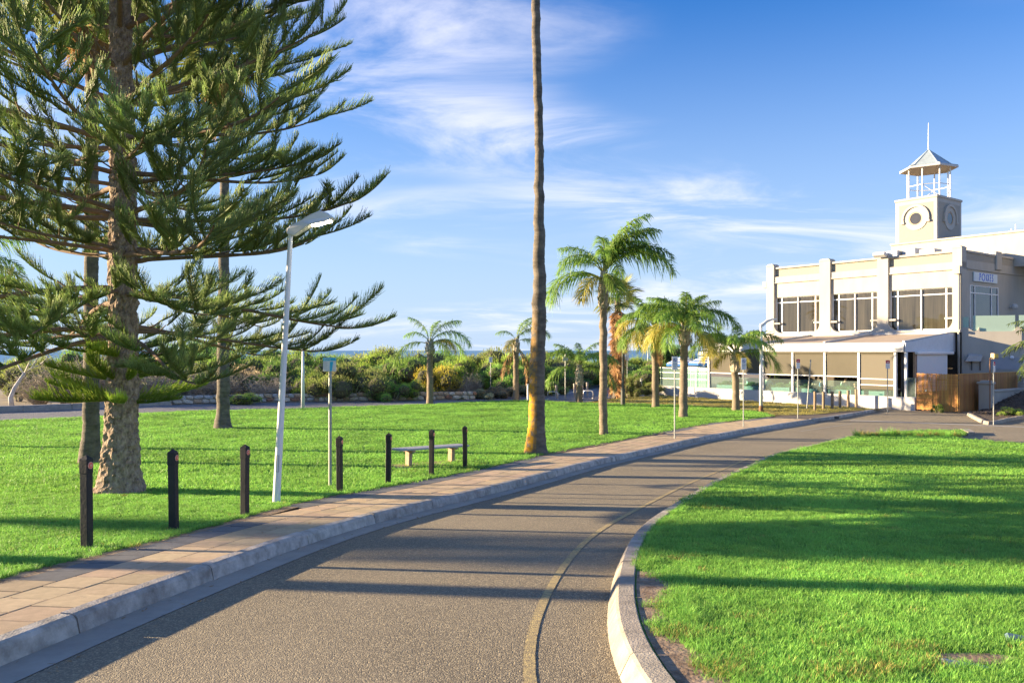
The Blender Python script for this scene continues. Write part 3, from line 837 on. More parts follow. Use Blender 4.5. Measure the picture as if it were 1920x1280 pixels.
def norfolk_pine(loc, label, top=17.0, z0=2.75, seed=1, detail=True):
    r_ = random.Random(seed)
    T = empty('norfolk_pine', loc)
    tag(T, label, 'pine tree', 'norfolk pines on the lawn')
    me = rough_trunk([(0, 0, -0.1), (0.0, 0, 0.35), (0.02, 0, 1.0), (0.05, 0, 2.2), (0.06, 0, 5), (0, 0, 9), (0, 0, top)], [0.46, 0.335, 0.275, 0.25, 0.215, 0.165, 0.02], 44, 0.017, 0.045, seed)
    me.materials.append(m_pbark); link('trunk', me, T)
    z = z0 + 0.05; k = 0
    while z < top - 0.8:
        f = (z - z0) / (top - z0)
        reach = (1.03 - 0.06 * f) if f < 0.45 else 1.0 - (f - 0.45) * 1.55
        nb = 7 if f < 0.6 else 5
        base = r_.uniform(0, 6.28)
        for i in range(nb):
            a = base + i * 2 * math.pi / nb + r_.uniform(-.22, .22)
            lib = BR_LOW if f < 0.08 else (BR_MID if f < 0.26 else BR_UP)
            wm, lm = r_.choice(lib)
            b = link('branch', wm, T)
            sc = max(0.25, reach * r_.uniform(0.82, 1.12))
            b.location = (0, 0, z + r_.uniform(-.14, .14)); b.rotation_euler = (r_.uniform(-.15, .15), r_.uniform(-.07, .09), a)
            b.scale = (sc,) * 3
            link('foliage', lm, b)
        z += 0.68 * (1.0 if f < 0.5 else 1.1); k += 1
    if detail:
        for zz, n, l in ((1.62, 7, 1.25), (1.98, 7, 1.05), (2.35, 5, 1.0)):
            for i in range(n):
                o = link('sprout', SPR[i % 3], T)
                o.location = (0.03, 0, zz + r_.uniform(-.06, .06)); o.scale = (l * r_.uniform(.75, 1.2),) * 3
                o.rotation_euler = (r_.uniform(-.4, .4), r_.uniform(-.3, .05), i * 6.283 / n + r_.uniform(-.3, .3))
    return T
PINE = gp(225, 922)
norfolk_pine(PINE, 'tall norfolk pine with layered branches behind the black bollards', 16.5, z0=2.75, seed=5)

# ---- palms -----------------------------------------------------------
m_frond = leafmat('queen_palm_leaflet', (0.14, 0.25, 0.05), (0.28, 0.43, 0.085), 0.48, 0.25, 0.4, 0.8, 0.25)
m_frond_y = leafmat('yellowing_palm_leaflet', (0.28, 0.28, 0.05), (0.50, 0.42, 0.11), 0.45, 0.25, 0.45, 0.8, 0.3)
m_frond_dead = leafmat('dead_palm_leaf', (0.33, 0.18, 0.075), (0.46, 0.28, 0.13), 0.25, 0.2, 0.7, 1.5, 0.3)
m_rachis = mat('palm_rachis', (0.20, 0.22, 0.06), 0.6, 0.2, 6)
m_ptrunk = mat('queen_palm_trunk', (0.15, 0.115, 0.08), 0.9, 0.25, 5, 0.6, 30, col2=(0.235, 0.185, 0.13), detail=8, dist=0.02, stretch=(1, 1, 3))
m_boot = mat('old_leaf_bases', (0.25, 0.18, 0.12), 0.9, 0.5, 9, 0.8, 20, col2=(0.48, 0.42, 0.35), dist=0.03)
m_wtrunk = mat('fan_palm_trunk', (0.085, 0.072, 0.057), 0.92, 0.3, 3.5, 1.0, 40, col2=(0.19, 0.16, 0.128), detail=9, dist=0.02, stretch=(1, 1, 2.2))
def frond(seed, L=2.6, a0=60, a1=-55, leaf=0.68, n=95, mleaf=0, petiole=0.16, wind=0.0):
    """feather leaf along +x: arching rachis, two ranks of hanging leaflets"""
    r_ = np.random.default_rng(seed)
    m = 16; t = np.linspace(0, 1, m)
    an = np.radians(a0 + (a1 - a0) * t ** 1.15)
    st = L / (m - 1)
    ax = np.zeros((m, 3))
    for i in range(1, m): ax[i] = ax[i - 1] + np.array([math.cos(an[i]), 0.10 * math.sin(seed) * t[i], math.sin(an[i])]) * st
    ra = np_tube(ax, 0.028 * (1 - t) + 0.004, 5)
    tt = np.linspace(petiole, 1, n)
    c = np.stack([np.interp(tt, t, ax[:, k]) for k in range(3)], 1)
    tang = unit(np.stack([np.interp(tt, t, np.gradient(ax, axis=0)[:, k]) for k in range(3)], 1))
    up = unit(np.cross(np.array([0, 1.0, 0]), tang)) * -1
    parts = [(ra[0], ra[1], 0, np.zeros(len(ra[0])))]
    for sgn in (-1, 1):
        side = np.tile(np.array([0, 1.0 * sgn, 0]), (n, 1))
        k1 = r_.uniform(0.35, 0.8, n)[:, None]; k2 = r_.normal(0.25, 0.35, n)[:, None]
        D = unit(side * 0.8 + tang * k1 + up * k2)
        ln = leaf * np.clip(np.sin(np.clip((tt - petiole) / (1 - petiole), 0.03, 1) * 2.5 + 0.35), 0.3, 1) * r_.uniform(0.75, 1.15, n)
        B = np.stack([r_.normal(0, .08, n), np.full(n, -sgn * 0.12), -r_.uniform(0.45, 1.05, n)], 1)
        S = unit(np.cross(D, up + 0.3 * r_.normal(0, 1, (n, 3))))
        V, F, T = blades(c, D, S, B, ln, 0.034 * r_.uniform(.7, 1.3, n), 2, 0.15)
        parts.append((V, F, 1, T))
    return np_mesh('frond', parts, [m_rachis, [m_frond, m_frond_y, m_frond_dead][mleaf]])
FR = {
    'up': [frond(1, 2.4, 82, 10, .6), frond(2, 2.5, 76, -8, .65)],
    'mid': [frond(3, 2.6, 66, -45, .62), frond(4, 2.7, 60, -60, .66), frond(5, 2.5, 70, -35, .62)],
    'low': [frond(6, 2.6, 34, -85, .75), frond(7, 2.7, 26, -82, .75)],
    'yel': [frond(8, 2.5, 48, -70, mleaf=1), frond(9, 2.4, 24, -82, mleaf=1)],
    'dead': [frond(10, 2.1, -35, -88, 0.40, 50, 2), frond(11, 2.0, -50, -90, 0.34, 50, 2)],
}
def ring_trunk(pts, rads, n=18, step=0.07, amp=0.012, seed=1, mats=None):
    me = rough_trunk(pts, rads, n, 0.003, 0.035, seed)
    V = np.zeros(len(me.vertices) * 3, np.float32); me.vertices.foreach_get('co', V); V = V.reshape(-1, n, 3)
    cen = V.mean(1, keepdims=True); z = V[:, :, 2]
    rg_ = np.random.default_rng(seed + 5); wob = np.interp(z[:, :1], np.linspace(0, 30, 120), rg_.normal(0, .012, 120))
    cen = cen + np.stack([wob[:, 0], -wob[:, 0] * .4, wob[:, 0] * 0], 1)[:, None]; V = V + np.stack([wob[:, 0], -wob[:, 0] * .4, wob[:, 0] * 0], 1)[:, None]
    f = 1 + amp / 0.15 * ((z / step) % 1.0 - 0.5) * 0.6 * np.interp(z, np.linspace(0, 30, 200), rg_.uniform(.3, 1.7, 200)) + np.interp(z, np.linspace(0, 30, 60), rg_.normal(0, .018, 60))
    V = cen + (V - cen) * f[..., None]
    me.vertices.foreach_set('co', V.astype(np.float32).ravel())
    me.polygons.foreach_set('use_smooth', [True] * len(me.polygons))
    me.materials.append(mats or m_ptrunk); me.update()
    return me
def queen_palm(name, base, H, rad, fronds, label, lean=(0, 0), boot=0.75, scale=1.0, group='feather palms on the lawn', cat='palm tree'):
    """fronds: list of (kind, azimuth deg, scale)"""
    T = empty(name, base); tag(T, label, cat, group)
    lx, ly = lean
    pts = [(0, 0, -0.1), (0.0, 0, 0.25), (lx * .25, ly * .25, H * .35), (lx * .6, ly * .6, H * .7), (lx, ly, H)]
    link('trunk', ring_trunk(pts, [rad * 1.25, rad * 1.08, rad * 1.0, rad * 0.95, rad * 0.9], seed=int(H * 100)), T)
    # swollen head of old leaf bases
    mb = MB(); r_ = random.Random(int(H * 77))
    mb.tube([(lx, ly, H - 0.05), (lx, ly, H + boot * .25), (lx, ly, H + boot * .6), (lx, ly, H + boot)], [rad * .95, rad * 1.35, rad * 1.15, rad * .55], 12)
    for i in range(22):
        a = i * 2.4; z = H + boot * (0.0 + 0.9 * i / 22); rr = rad * (1.15 - 0.5 * i / 22)
        p0 = Vector((lx + rr * math.cos(a), ly + rr * math.sin(a), z))
        p1 = p0 + Vector((math.cos(a) * rad * .5, math.sin(a) * rad * .5, rad * r_.uniform(.9, 1.9)))
        mb.tube([p0 - Vector((math.cos(a), math.sin(a), .6)) * rad * .3, p0, p1], [rad * .42, rad * .33, rad * .10], 5)
    mb.build('leaf_bases', m_boot, T)
    for kind, az, sc in fronds:
        me = rnd.choice(FR[kind]); o = link('frond', me, T)
        hz = H + boot * (0.95 if kind in ('up', 'mid') else 0.75 if kind in ('low', 'yel') else 0.4)
        a = R(az)
        o.location = (lx + math.cos(a) * rad * .3, ly + math.sin(a) * rad * .3, hz)
        o.rotation_euler = (rnd.uniform(-.25, .25), rnd.uniform(-.12, .12), a); o.scale = (sc * scale,) * 3
    return T
def ringset(n_up, n_mid, n_low, n_yel=0, n_dead=0, s=1.0):
    out = []
    for kind, n in (('up', n_up), ('mid', n_mid), ('low', n_low), ('yel', n_yel), ('dead', n_dead)):
        b = rnd.uniform(0, 360)
        for i in range(n): out.append((kind, b + 360 * i / max(n, 1) + rnd.uniform(-20, 20), s * rnd.uniform(.88, 1.1)))
    return out
def hgt(base, ytop): return CAM_Z - (ytop - HY) / FPX * base.y - base.z
b = gp(1131, 815)      # tall palm whose leaves stream to one side
queen_palm('queen_palm', b, hgt(b, 575), 0.145, [('mid', 5, 1.2), ('mid', -18, 1.15), ('mid', 22, 1.1), ('up', -30, 1.1), ('up', 35, 1.1), ('mid', 0, 1.0), ('mid', 65, .8), ('up', 10, 1.1), ('up', 150, .85), ('up', 60, .95), ('up', 250, .95), ('up', 0, 1.2), ('up', 320, 1.0),
    ('yel', 235, .8), ('mid', 262, .8), ('low', 180, 1.0), ('low', 195, .95), ('mid', 172, .75), ('mid', 200, .8), ('yel', 300, .75), ('low', 280, .75), ('mid', 120, .8)],
    'tallest feather palm, leaves swept to one side, near the paved footpath', (-0.0, 0), 1.35, 1.0)
b = gp(1281, 782)
queen_palm('queen_palm', b, hgt(b, 645), 0.20, ringset(8, 11, 3, 4, 0, 1.0) + [('mid', 0, 1.15), ('mid', 185, 1.1), ('yel', 175, 1.0)], 'stout feather palm with a full yellowish crown beside the first grey sign', (0.05, 0), 0.9, 1.0)
b = gp(1229, 763)
queen_palm('queen_palm', b, hgt(b, 640), 0.20, ringset(6, 9, 3, 4, 1, .92) + [('yel', 190, 1.0), ('low', 170, .9)], 'feather palm with drooping yellow leaves just before the striped umbrellas', (-0.03, 0), 0.9, 1.1)
b = gp(1380, 769)
queen_palm('queen_palm', b, hgt(b, 695), 0.20, [('up', 70, .95), ('up', 10, .9), ('mid', 0, 1.2), ('low', -5, 1.1), ('mid', 180, 1.1), ('mid', 160, 1.0), ('yel', 200, 1.0), ('mid', 250, .9), ('mid', 300, .9), ('mid', 90, .9), ('yel', 270, .75), ('yel', 120, .7), ('up', 200, .8), ('mid', 30, 1.0), ('mid', 210, 1.0), ('mid', 330, .95), ('up', 300, .9), ('mid', 130, .95)], 'short shaggy feather palm in front of the terrace blinds', (-0.05, 0), 1.15, 1.0)
b = gp(1086, 752)
queen_palm('queen_palm', b, hgt(b, 720), 0.20, [('mid', 180, 1.05), ('low', 185, 1.0), ('mid', 150, .95), ('mid', 0, 1.05), ('mid', 20, 1.0), ('low', -5, 1.1), ('up', 90, .9), ('up', 0, .85), ('mid', 90, .9), ('mid', 270, .9), ('up', 200, .9), ('mid', 45, .95), ('mid', 220, .95), ('mid', 320, .9)], 'short feather palm with arching green crown behind the street sign', (0, 0), 1.3, 1.05)
b = gp(806, 757)
queen_palm('queen_palm', b, hgt(b, 662), 0.20, [('up', 170, .85), ('up', 15, .95), ('up', 60, .8), ('low', 182, 1.0), ('mid', 178, .7), ('mid', 0, 1.05), ('low', 8, .95), ('yel', 340, .8), ('low', 320, .7)], 'thin ragged feather palm standing alone before the yellow flowering shrub', (0.0, 0), 0.75, 1.05)
b = gp(967, 749)
queen_palm('queen_palm', b, hgt(b, 660), 0.19, [('up', 5, 1.0), ('up', 30, .85), ('mid', 190, .6), ('mid', 0, .95), ('low', 350, .8), ('dead', 185, 1.15), ('dead', 0, 1.25), ('dead', 15, 1.1), ('dead', 220, .9), ('yel', 250, .7)], 'ragged feather palm with brown hanging dead leaves beside the white cabinet', (0.02, 0), 0.9, 1.05)
# out of frame at the left edge: only the tip of a drooping leaf shows
queen_palm('queen_palm', Vector((-17.6, 25, g(25))), 4.6, 0.2, ringset(2, 6, 5, 2, 2, 1.0) + [('yel', 0, 1.15), ('dead', 5, 1.2)], 'feather palm past the left edge, one brown drooping leaf in view', (0, 0), 0.8, 1.0)
# ---- date palm at the right edge
m_date = leafmat('date_palm_leaflet', (0.06, 0.115, 0.035), (0.15, 0.20, 0.05), 0.3, 0.2, 0.4, 1.0, 0.25)
def date_frond(seed, L=3.2, a0=55, a1=-35, n=90):
    me = frond(seed, L, a0, a1, 0.42, n, 0, 0.10); me.materials[1] = m_date
    return me
DF = [date_frond(40, 3.2, 60, -25), date_frond(41, 3.2, 35, -50), date_frond(42, 3.0, 12, -60)]
T = empty('date_palm', (27.0, 38.5, g(38.5) + 0.25)); tag(T, 'date palm at the right edge, only a few fronds in view', 'palm tree')
link('trunk', ring_trunk([(0, 0, -.3), (0, 0, .4), (0, 0, 1.8), (0, 0, 3.2)], [.42, .36, .33, .36], 16, .12, .03, 9, m_boot), T)
for i in range(30):
    o = link('frond', DF[i % 3], T); o.location = (0, 0, 3.15 - (i % 3) * .15); o.rotation_euler = (rnd.uniform(-.2, .2), rnd.uniform(-.1, .1), i * 2.4)

# ---- fan palms -------------------------------------------------------
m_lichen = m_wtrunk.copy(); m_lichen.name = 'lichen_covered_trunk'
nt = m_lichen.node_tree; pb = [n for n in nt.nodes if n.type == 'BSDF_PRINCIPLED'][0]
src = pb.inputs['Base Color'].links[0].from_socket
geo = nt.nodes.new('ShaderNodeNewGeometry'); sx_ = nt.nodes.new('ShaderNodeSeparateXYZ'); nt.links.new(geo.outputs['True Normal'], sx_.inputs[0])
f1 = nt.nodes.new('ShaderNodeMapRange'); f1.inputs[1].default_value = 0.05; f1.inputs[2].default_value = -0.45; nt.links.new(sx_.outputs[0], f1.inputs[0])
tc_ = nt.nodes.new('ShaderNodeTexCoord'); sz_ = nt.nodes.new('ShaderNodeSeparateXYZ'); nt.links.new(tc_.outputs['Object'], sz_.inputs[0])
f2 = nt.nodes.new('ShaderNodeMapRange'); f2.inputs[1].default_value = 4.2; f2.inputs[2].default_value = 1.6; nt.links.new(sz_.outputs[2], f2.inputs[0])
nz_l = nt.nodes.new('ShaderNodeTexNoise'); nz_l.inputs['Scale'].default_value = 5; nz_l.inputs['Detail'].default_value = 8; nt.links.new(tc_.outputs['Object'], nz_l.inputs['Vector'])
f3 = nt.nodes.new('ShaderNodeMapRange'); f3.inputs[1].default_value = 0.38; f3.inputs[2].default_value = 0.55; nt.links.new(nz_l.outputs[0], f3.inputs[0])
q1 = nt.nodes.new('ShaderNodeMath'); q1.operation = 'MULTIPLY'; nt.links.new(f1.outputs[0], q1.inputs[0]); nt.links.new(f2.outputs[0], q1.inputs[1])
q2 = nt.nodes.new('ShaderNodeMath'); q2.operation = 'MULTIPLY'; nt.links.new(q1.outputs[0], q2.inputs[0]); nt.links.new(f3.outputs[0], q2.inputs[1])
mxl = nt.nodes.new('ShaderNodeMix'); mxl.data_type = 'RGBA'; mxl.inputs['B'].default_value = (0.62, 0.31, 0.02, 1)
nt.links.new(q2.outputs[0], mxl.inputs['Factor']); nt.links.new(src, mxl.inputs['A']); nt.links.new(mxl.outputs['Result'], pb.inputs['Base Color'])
m_fan = leafmat('fan_palm_leaf', (0.13, 0.18, 0.04), (0.28, 0.30, 0.09), 0.3, 0.25, 0.5, 1.0, 0.25)
def fan_leaf(seed, dead=False, pet=0.9, L=0.95, n=30, droop=0.25):
    r_ = np.random.default_rng(seed)
    ax = np.array([[0, 0, 0], [pet * .5, 0, 0.04], [pet, 0, 0.0]])
    tb = np_tube(ax, [0.025, 0.02, 0.014], 4)
    th = np.linspace(-1.9, 1.9, n) * (0.6 if dead else 1.0)
    c = np.tile(ax[-1], (n, 1))
    D = unit(np.stack([np.cos(th), np.sin(th), 0.18 * np.abs(np.sin(th)) + r_.normal(0, .06, n)], 1))
    S = unit(np.stack([-np.sin(th), np.cos(th), 0.5 * np.ones(n)], 1))
    B = np.stack([np.zeros(n), np.zeros(n), -droop * r_.uniform(.5, 1.4, n)], 1)
    V, F, T = blades(c, D, S, B, L * r_.uniform(.85, 1.1, n), 0.085, 3, 0.1)
    return np_mesh('fan_leaf', [(tb[0], tb[1], 0, np.zeros(len(tb[0]))), (V, F, 1, T)], [m_boot if dead else m_rachis, m_frond_dead if dead else m_fan])
FAN = [fan_leaf(1), fan_leaf(2, droop=.45), fan_leaf(3, droop=.15)]
FAND = [fan_leaf(4, True, .7, .8, 20), fan_leaf(5, True, .8, .7, 20)]
def fan_palm(base, H, r0, r1, label, skirt=0.0, crown=1.0, lean=(0, 0), n=34, pts=None, group='tall fan palms', tm=None):
    T = empty('fan_palm', base); tag(T, label, 'palm tree', group)
    lx, ly = lean
    pts = pts or [(0, 0, -.1), (0, 0, .18), (lx * .05, 0, .7), (lx * .35, ly * .3, H * .35), (lx * .75, ly * .7, H * .7), (lx, ly, H)]
    rr = [r0 * 1.6, r0 * 1.3, r0 * 1.0, r0 * .82, r1, r1 * .95]
    link('trunk', ring_trunk(pts, rr, 20, .06, .012, int(H * 10), tm or m_wtrunk), T)
    lx, ly = pts[-1][0], pts[-1][1]
    for i in range(n):
        o = link('fan_leaf', FAN[i % 3], T); f = i / n
        o.location = (lx, ly, H + .1 * f); o.scale = (crown * rnd.uniform(.85, 1.1),) * 3
        o.rotation_euler = (rnd.uniform(-.3, .3), R(45 - 115 * f) if False else -R(70 - 105 * (1 - f)), i * 2.4)
    k = int(skirt * 22)
    for i in range(k):
        f = i / max(k, 1); o = link('dead_leaf', FAND[i % 2], T)
        o.location = (lx * .98, ly, H - .1 - f * skirt); o.scale = (crown * rnd.uniform(.8, 1.1),) * 3
        o.rotation_euler = (rnd.uniform(-.3, .3), R(rnd.uniform(66, 84)), i * 2.4 + rnd.uniform(-.3, .3))
    return T
b = gp(1005, 850)      # bare tall trunk, crown above the frame
px = [(1005, 850), (1005, 838), (1006, 800), (1011, 560), (1011, 300), (1008, 0)]
pts = []
for (x, y) in px:
    p = at(x, y, b.y) - b; pts.append((p.x, p.y, p.z))
pts[0] = (0, 0, -.1); tz = pts[-1][2]; pts[-1] = (-0.12, 0, tz + 4.5)
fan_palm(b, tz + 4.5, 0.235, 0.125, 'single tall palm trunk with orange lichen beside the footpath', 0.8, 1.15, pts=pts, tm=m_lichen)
fan_palm(Vector((-41, 15.6, g(15.6))), 8.2, 0.24, 0.18, 'fan palm beyond the left edge whose crown shades the road', 0.3, 0.9, n=34)
fan_palm(Vector((-19, 9.9, g(9.9))), 15, 0.24, 0.17, 'tall fan palm beyond the left edge whose trunk shadow crosses the near road', 0.8, 1.3)
b = gp(418, 803); fan_palm(b, hgt(b, 110), 0.26, 0.175, 'grey fan palm trunk behind the pine boughs, near the info sign', 1.2, 1.4, (0.1, 0))
b = gp(170, 868); fan_palm(b, hgt(b, -60), 0.205, 0.15, 'grey fan palm trunk close behind the pine trunk', 1.2, 1.2, (0.05, 0))
b = gp(1157, 746); T = fan_palm(b, hgt(b, 560), 0.26, 0.22, 'fan palm wrapped in a skirt of brown dead leaves', 5.6, 1.0, (0.05, 0), 22)
# ------------------------------------------------------------------ coastal shrubs
m_twig = mat('grey_twig', (0.27, 0.24, 0.195), 0.9, 0.3, 10, 0.3, 60, orand=0.15)
m_core = mat('shrub_shade_core', (0.07, 0.065, 0.035), 0.95, 0.3, 4)  # dark filler lumps inside the crowns, coloured like their inner shadow
LEAF = {
    'green': leafmat('shrub_green_leaf', (0.12, 0.26, 0.055), (0.27, 0.43, 0.085), 0.45, 0.25, 0.5, 0.7, 0.3),
    'dark': leafmat('shrub_dark_leaf', (0.075, 0.18, 0.06), (0.15, 0.29, 0.085), 0.45, 0.2, 0.5, 0.7, 0.3),
    'lime': leafmat('shrub_lime_leaf', (0.16, 0.29, 0.045), (0.38, 0.50, 0.085), 0.45, 0.2, 0.5, 0.7, 0.3),
    'olive': leafmat('shrub_olive_leaf', (0.16, 0.21, 0.06), (0.32, 0.36, 0.10), 0.45, 0.2, 0.6, 0.7, 0.3),
    'grey': leafmat('shrub_grey_leaf', (0.235, 0.268, 0.172), (0.380, 0.400, 0.240), 0.45, 0.2, 0.6, 0.7, 0.3),
    'brown': leafmat('shrub_dry_leaf', (0.321, 0.257, 0.161), (0.500, 0.400, 0.240), 0.45, 0.2, 0.7, 0.7, 0.3),
    'yellow': leafmat('shrub_yellow_flower', (0.20, 0.25, 0.04), (0.58, 0.46, 0.06), 0.45, 0.15, 0.5, 0.7, 0.25),
}
def crown_geo(seed, n=8500, leaf=0.040, spiky=0.0):
    """unit shrub crown: lumps covered with small upturned leaves, x,y in -1..1, z in 0..1"""
    r_ = np.random.default_rng(seed)
    nl = 16
    C = np.stack([r_.normal(0, .42, nl), r_.normal(0, .42, nl), r_.uniform(.22, .72, nl)], 1)
    rr = np.linalg.norm(C[:, :2], axis=1); C[:, 2] = np.minimum(C[:, 2], 0.80 - 0.42 * rr ** 2); C[:, 2] = np.maximum(C[:, 2], .14)
    C[0] = (0, 0, .66)
    Rl = r_.uniform(.20, .40, nl)
    k = r_.integers(0, nl, n)
    d = unit(r_.normal(0, 1, (n, 3)) + np.array([0, 0, .25]))
    sh = np.where(r_.random(n) < .14, r_.uniform(1.0, 1.32, n), r_.uniform(0.72, 1.06, n))
    P = C[k] + d * (Rl[k] * sh)[:, None] * np.array([1, 1, .72])
    keep = P[:, 2] > 0.0; P, d, k, sh = P[keep], d[keep], k[keep], sh[keep]; m = len(P)
    D = unit(d * 0.7 + np.array([0, 0, .75]) + r_.normal(0, .35, (m, 3)))
    S = unit(np.cross(D, r_.normal(0, 1, (m, 3))))
    V, F, T = blades(P, D, S, d * 0.0, leaf * r_.uniform(.7, 1.5, m), leaf * 0.62, 1, 0.35)
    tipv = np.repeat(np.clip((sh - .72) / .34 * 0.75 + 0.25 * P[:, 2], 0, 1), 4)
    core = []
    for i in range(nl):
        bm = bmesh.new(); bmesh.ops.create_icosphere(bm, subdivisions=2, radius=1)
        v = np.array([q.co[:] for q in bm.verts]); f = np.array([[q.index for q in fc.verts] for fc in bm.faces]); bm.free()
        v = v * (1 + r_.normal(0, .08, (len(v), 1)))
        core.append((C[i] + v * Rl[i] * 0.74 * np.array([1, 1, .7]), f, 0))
    return core, [(V, F, 1, tipv)]
CROWN = {}
def crown_mesh(kind, var):
    if (kind, var) not in CROWN:
        core, leaf = crown_geo(100 + var)
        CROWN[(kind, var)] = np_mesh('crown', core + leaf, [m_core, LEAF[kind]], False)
    return CROWN[(kind, var)]
def stems_geo(seed, n=9, r=0.035):
    mb = MB(); r_ = random.Random(seed)
    for i in range(n):
        a = r_.uniform(0, 6.28); q = r_.uniform(.25, .7)
        mb.tube([(0.08 * math.cos(a), .08 * math.sin(a), -.05), (q * .5 * math.cos(a), q * .5 * math.sin(a), .2), (q * math.cos(a), q * math.sin(a), .5)], [r, r * .7, r * .3], 4)
    return mb.mesh('stem', m_twig)
STEM = [stems_geo(i) for i in range(3)]
def shrub(xp, yp, wpx, ytop, kind, label, var=None, name='coastal_shrub', depth=0.8, group='coastal shrubs behind the promenade'):
    b = gp(xp, yp); b.z -= 0.15
    w = wpx / FPX * b.y; h = CAM_Z - (ytop - HY) / FPX * b.y - b.z
    T = empty(name, b, rnd.uniform(0, 6.28)); tag(T, label, 'shrub', group)
    v = var if var is not None else rnd.randrange(5)
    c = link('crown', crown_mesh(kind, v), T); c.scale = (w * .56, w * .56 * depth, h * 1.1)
    s_ = link('stem', STEM[v % 3], T); s_.scale = (w * .45, w * .45 * depth, h * 1.0)
    return T
KW = {'green': 'mid green', 'dark': 'dark green', 'lime': 'bright lime green', 'olive': 'olive', 'grey': 'grey green', 'brown': 'dry brown', 'yellow': 'yellow flowering'}
SHRUBS = [
    # back row up to the horizon, far to near
    (1245, 716, 120, 644, 'dark', 'tall dark green shrub behind the striped umbrellas'), (1195, 718, 130, 668, 'lime', 'bright lime shrub behind the dark floodlight post'),
    (1130, 718, 130, 672, 'dark', 'dark green shrub behind the skirted fan palm'), (1060, 719, 120, 664, 'lime', 'bright lime shrub behind the street name sign'),
    (1000, 722, 150, 660, 'olive', 'olive shrub hidden partly by the bare palm trunk'), (915, 724, 170, 653, 'olive', 'rounded olive shrub on the skyline between two ragged palms'),
    (820, 724, 170, 658, 'dark', 'dark green shrub low on the skyline beside the lone palm'), (735, 724, 170, 653, 'olive', 'olive shrub on the skyline above the stone wall'),
    (640, 726, 150, 668, 'green', 'mid green shrub right behind the info sign'), (560, 728, 160, 650, 'lime', 'lime topped shrub on the skyline behind the white lamp post'),
    (500, 728, 150, 654, 'green', 'mid green skyline shrub just past the grey palm trunk'), (370, 728, 150, 637, 'green', 'highest mid green shrub on the skyline before the grey palm trunk'),
    (430, 730, 130, 648, 'dark', 'dark green skyline shrub hidden partly by the grey palm trunk'), (300, 732, 110, 668, 'lime', 'lime shrub showing between pine trunk and tall green shrub'),
    (140, 730, 110, 651, 'green', 'mid green shrub on the skyline past the bare tree'), (205, 730, 110, 658, 'olive', 'olive shrub behind the pine sprouts'),
    (20, 735, 110, 672, 'lime', 'lime shrub at the far left behind the bare tree'), (80, 735, 110, 668, 'olive', 'olive shrub between bare tree and grey palm trunk'),
    # middle row
    (1215, 728, 110, 683, 'green', 'mid green shrub by the white pole near the beach ramp'), (1150, 724, 90, 688, 'green', 'mid green shrub between fan palm and floodlight post'),
    (1050, 727, 110, 690, 'dark', 'dark green shrub beside the street name post'), (935, 738, 120, 680, 'green', 'mid green shrub behind the pedestrian sign'),
    (980, 732, 90, 690, 'dark', 'dark green shrub between ragged palm and bare trunk'), (880, 736, 120, 672, 'lime', 'bright yellow-lime shrub left of the pedestrian sign'),
    (770, 742, 120, 670, 'green', 'mid green shrub with lime top left of the lone palm'), (715, 742, 110, 688, 'dark', 'dark green shrub above the middle of the stone wall'),
    (828, 746, 105, 687, 'yellow', 'yellow flowering shrub behind the lone palm'), (775, 749, 60, 712, 'lime', 'small lime shrub against the stone wall'),
    (655, 750, 130, 676, 'olive', 'large olive shrub beside the info sign post'), (600, 750, 80, 700, 'lime', 'bright yellow lime shrub at the stone wall behind the thin white pole'),
    (735, 751, 70, 716, 'green', 'low mid green shrub spilling over the stone wall'), (560, 742, 90, 690, 'olive', 'olive shrub with bare stems behind the lamp post'),
    (530, 744, 110, 672, 'green', 'mid green shrub between palm trunk and lamp post'), (450, 744, 120, 685, 'brown', 'dry brown shrub beside the grey palm trunk'),
    (385, 746, 140, 686, 'olive', 'large olive shrub left of the grey palm trunk'), (330, 742, 120, 672, 'lime', 'yellowish lime shrub right of the pine sprouts'),
    (35, 745, 110, 684, 'olive', 'olive shrub at the foot of the bare tree'),
    (690, 735, 130, 662, 'lime', 'bright lime shrub right of the info sign, under the skyline'), (600, 735, 130, 664, 'green', 'mid green shrub between lamp post and info sign'), (850, 732, 120, 664, 'green', 'mid green shrub right of the lone palm under the skyline'),
    (480, 738, 120, 668, 'lime', 'lime shrub between grey palm trunk and lamp post, below the skyline'), (410, 738, 120, 664, 'green', 'mid green shrub half hidden behind the grey palm trunk'), (1100, 725, 110, 676, 'lime', 'lime shrub behind the short arching palm'),
    (1010, 730, 100, 678, 'green', 'mid green shrub just right of the bare palm trunk'), (255, 738, 120, 664, 'olive', 'olive shrub directly behind the pine trunk'), (950, 728, 100, 664, 'lime', 'lime shrub behind the ragged palm with dead leaves'),
    # low plants along the wall and ramp
    (465, 757, 70, 737, 'lime', 'low golden shrub on top of the stone wall'), (420, 756, 60, 741, 'grey', 'low grey shrub at the palm trunk on the stone wall'),
    (1180, 742, 62, 705, 'olive', 'rounded tan olive shrub beside the floodlight post'), (1215, 740, 60, 718, 'olive', 'small olive shrub by the white bollard'),
    (900, 747, 60, 728, 'grey', 'low grey shrub at the end of the stone wall'), (935, 745, 70, 724, 'brown', 'low dry shrub under the pedestrian sign'),
    (985, 742, 80, 720, 'grey', 'low grey green shrub behind the white cabinet'), (1030, 740, 60, 714, 'green', 'low mid green shrub where the beach road bends'),
]
for (x, y, w, t, k, lab) in SHRUBS: shrub(x, y, w, t, k, lab)

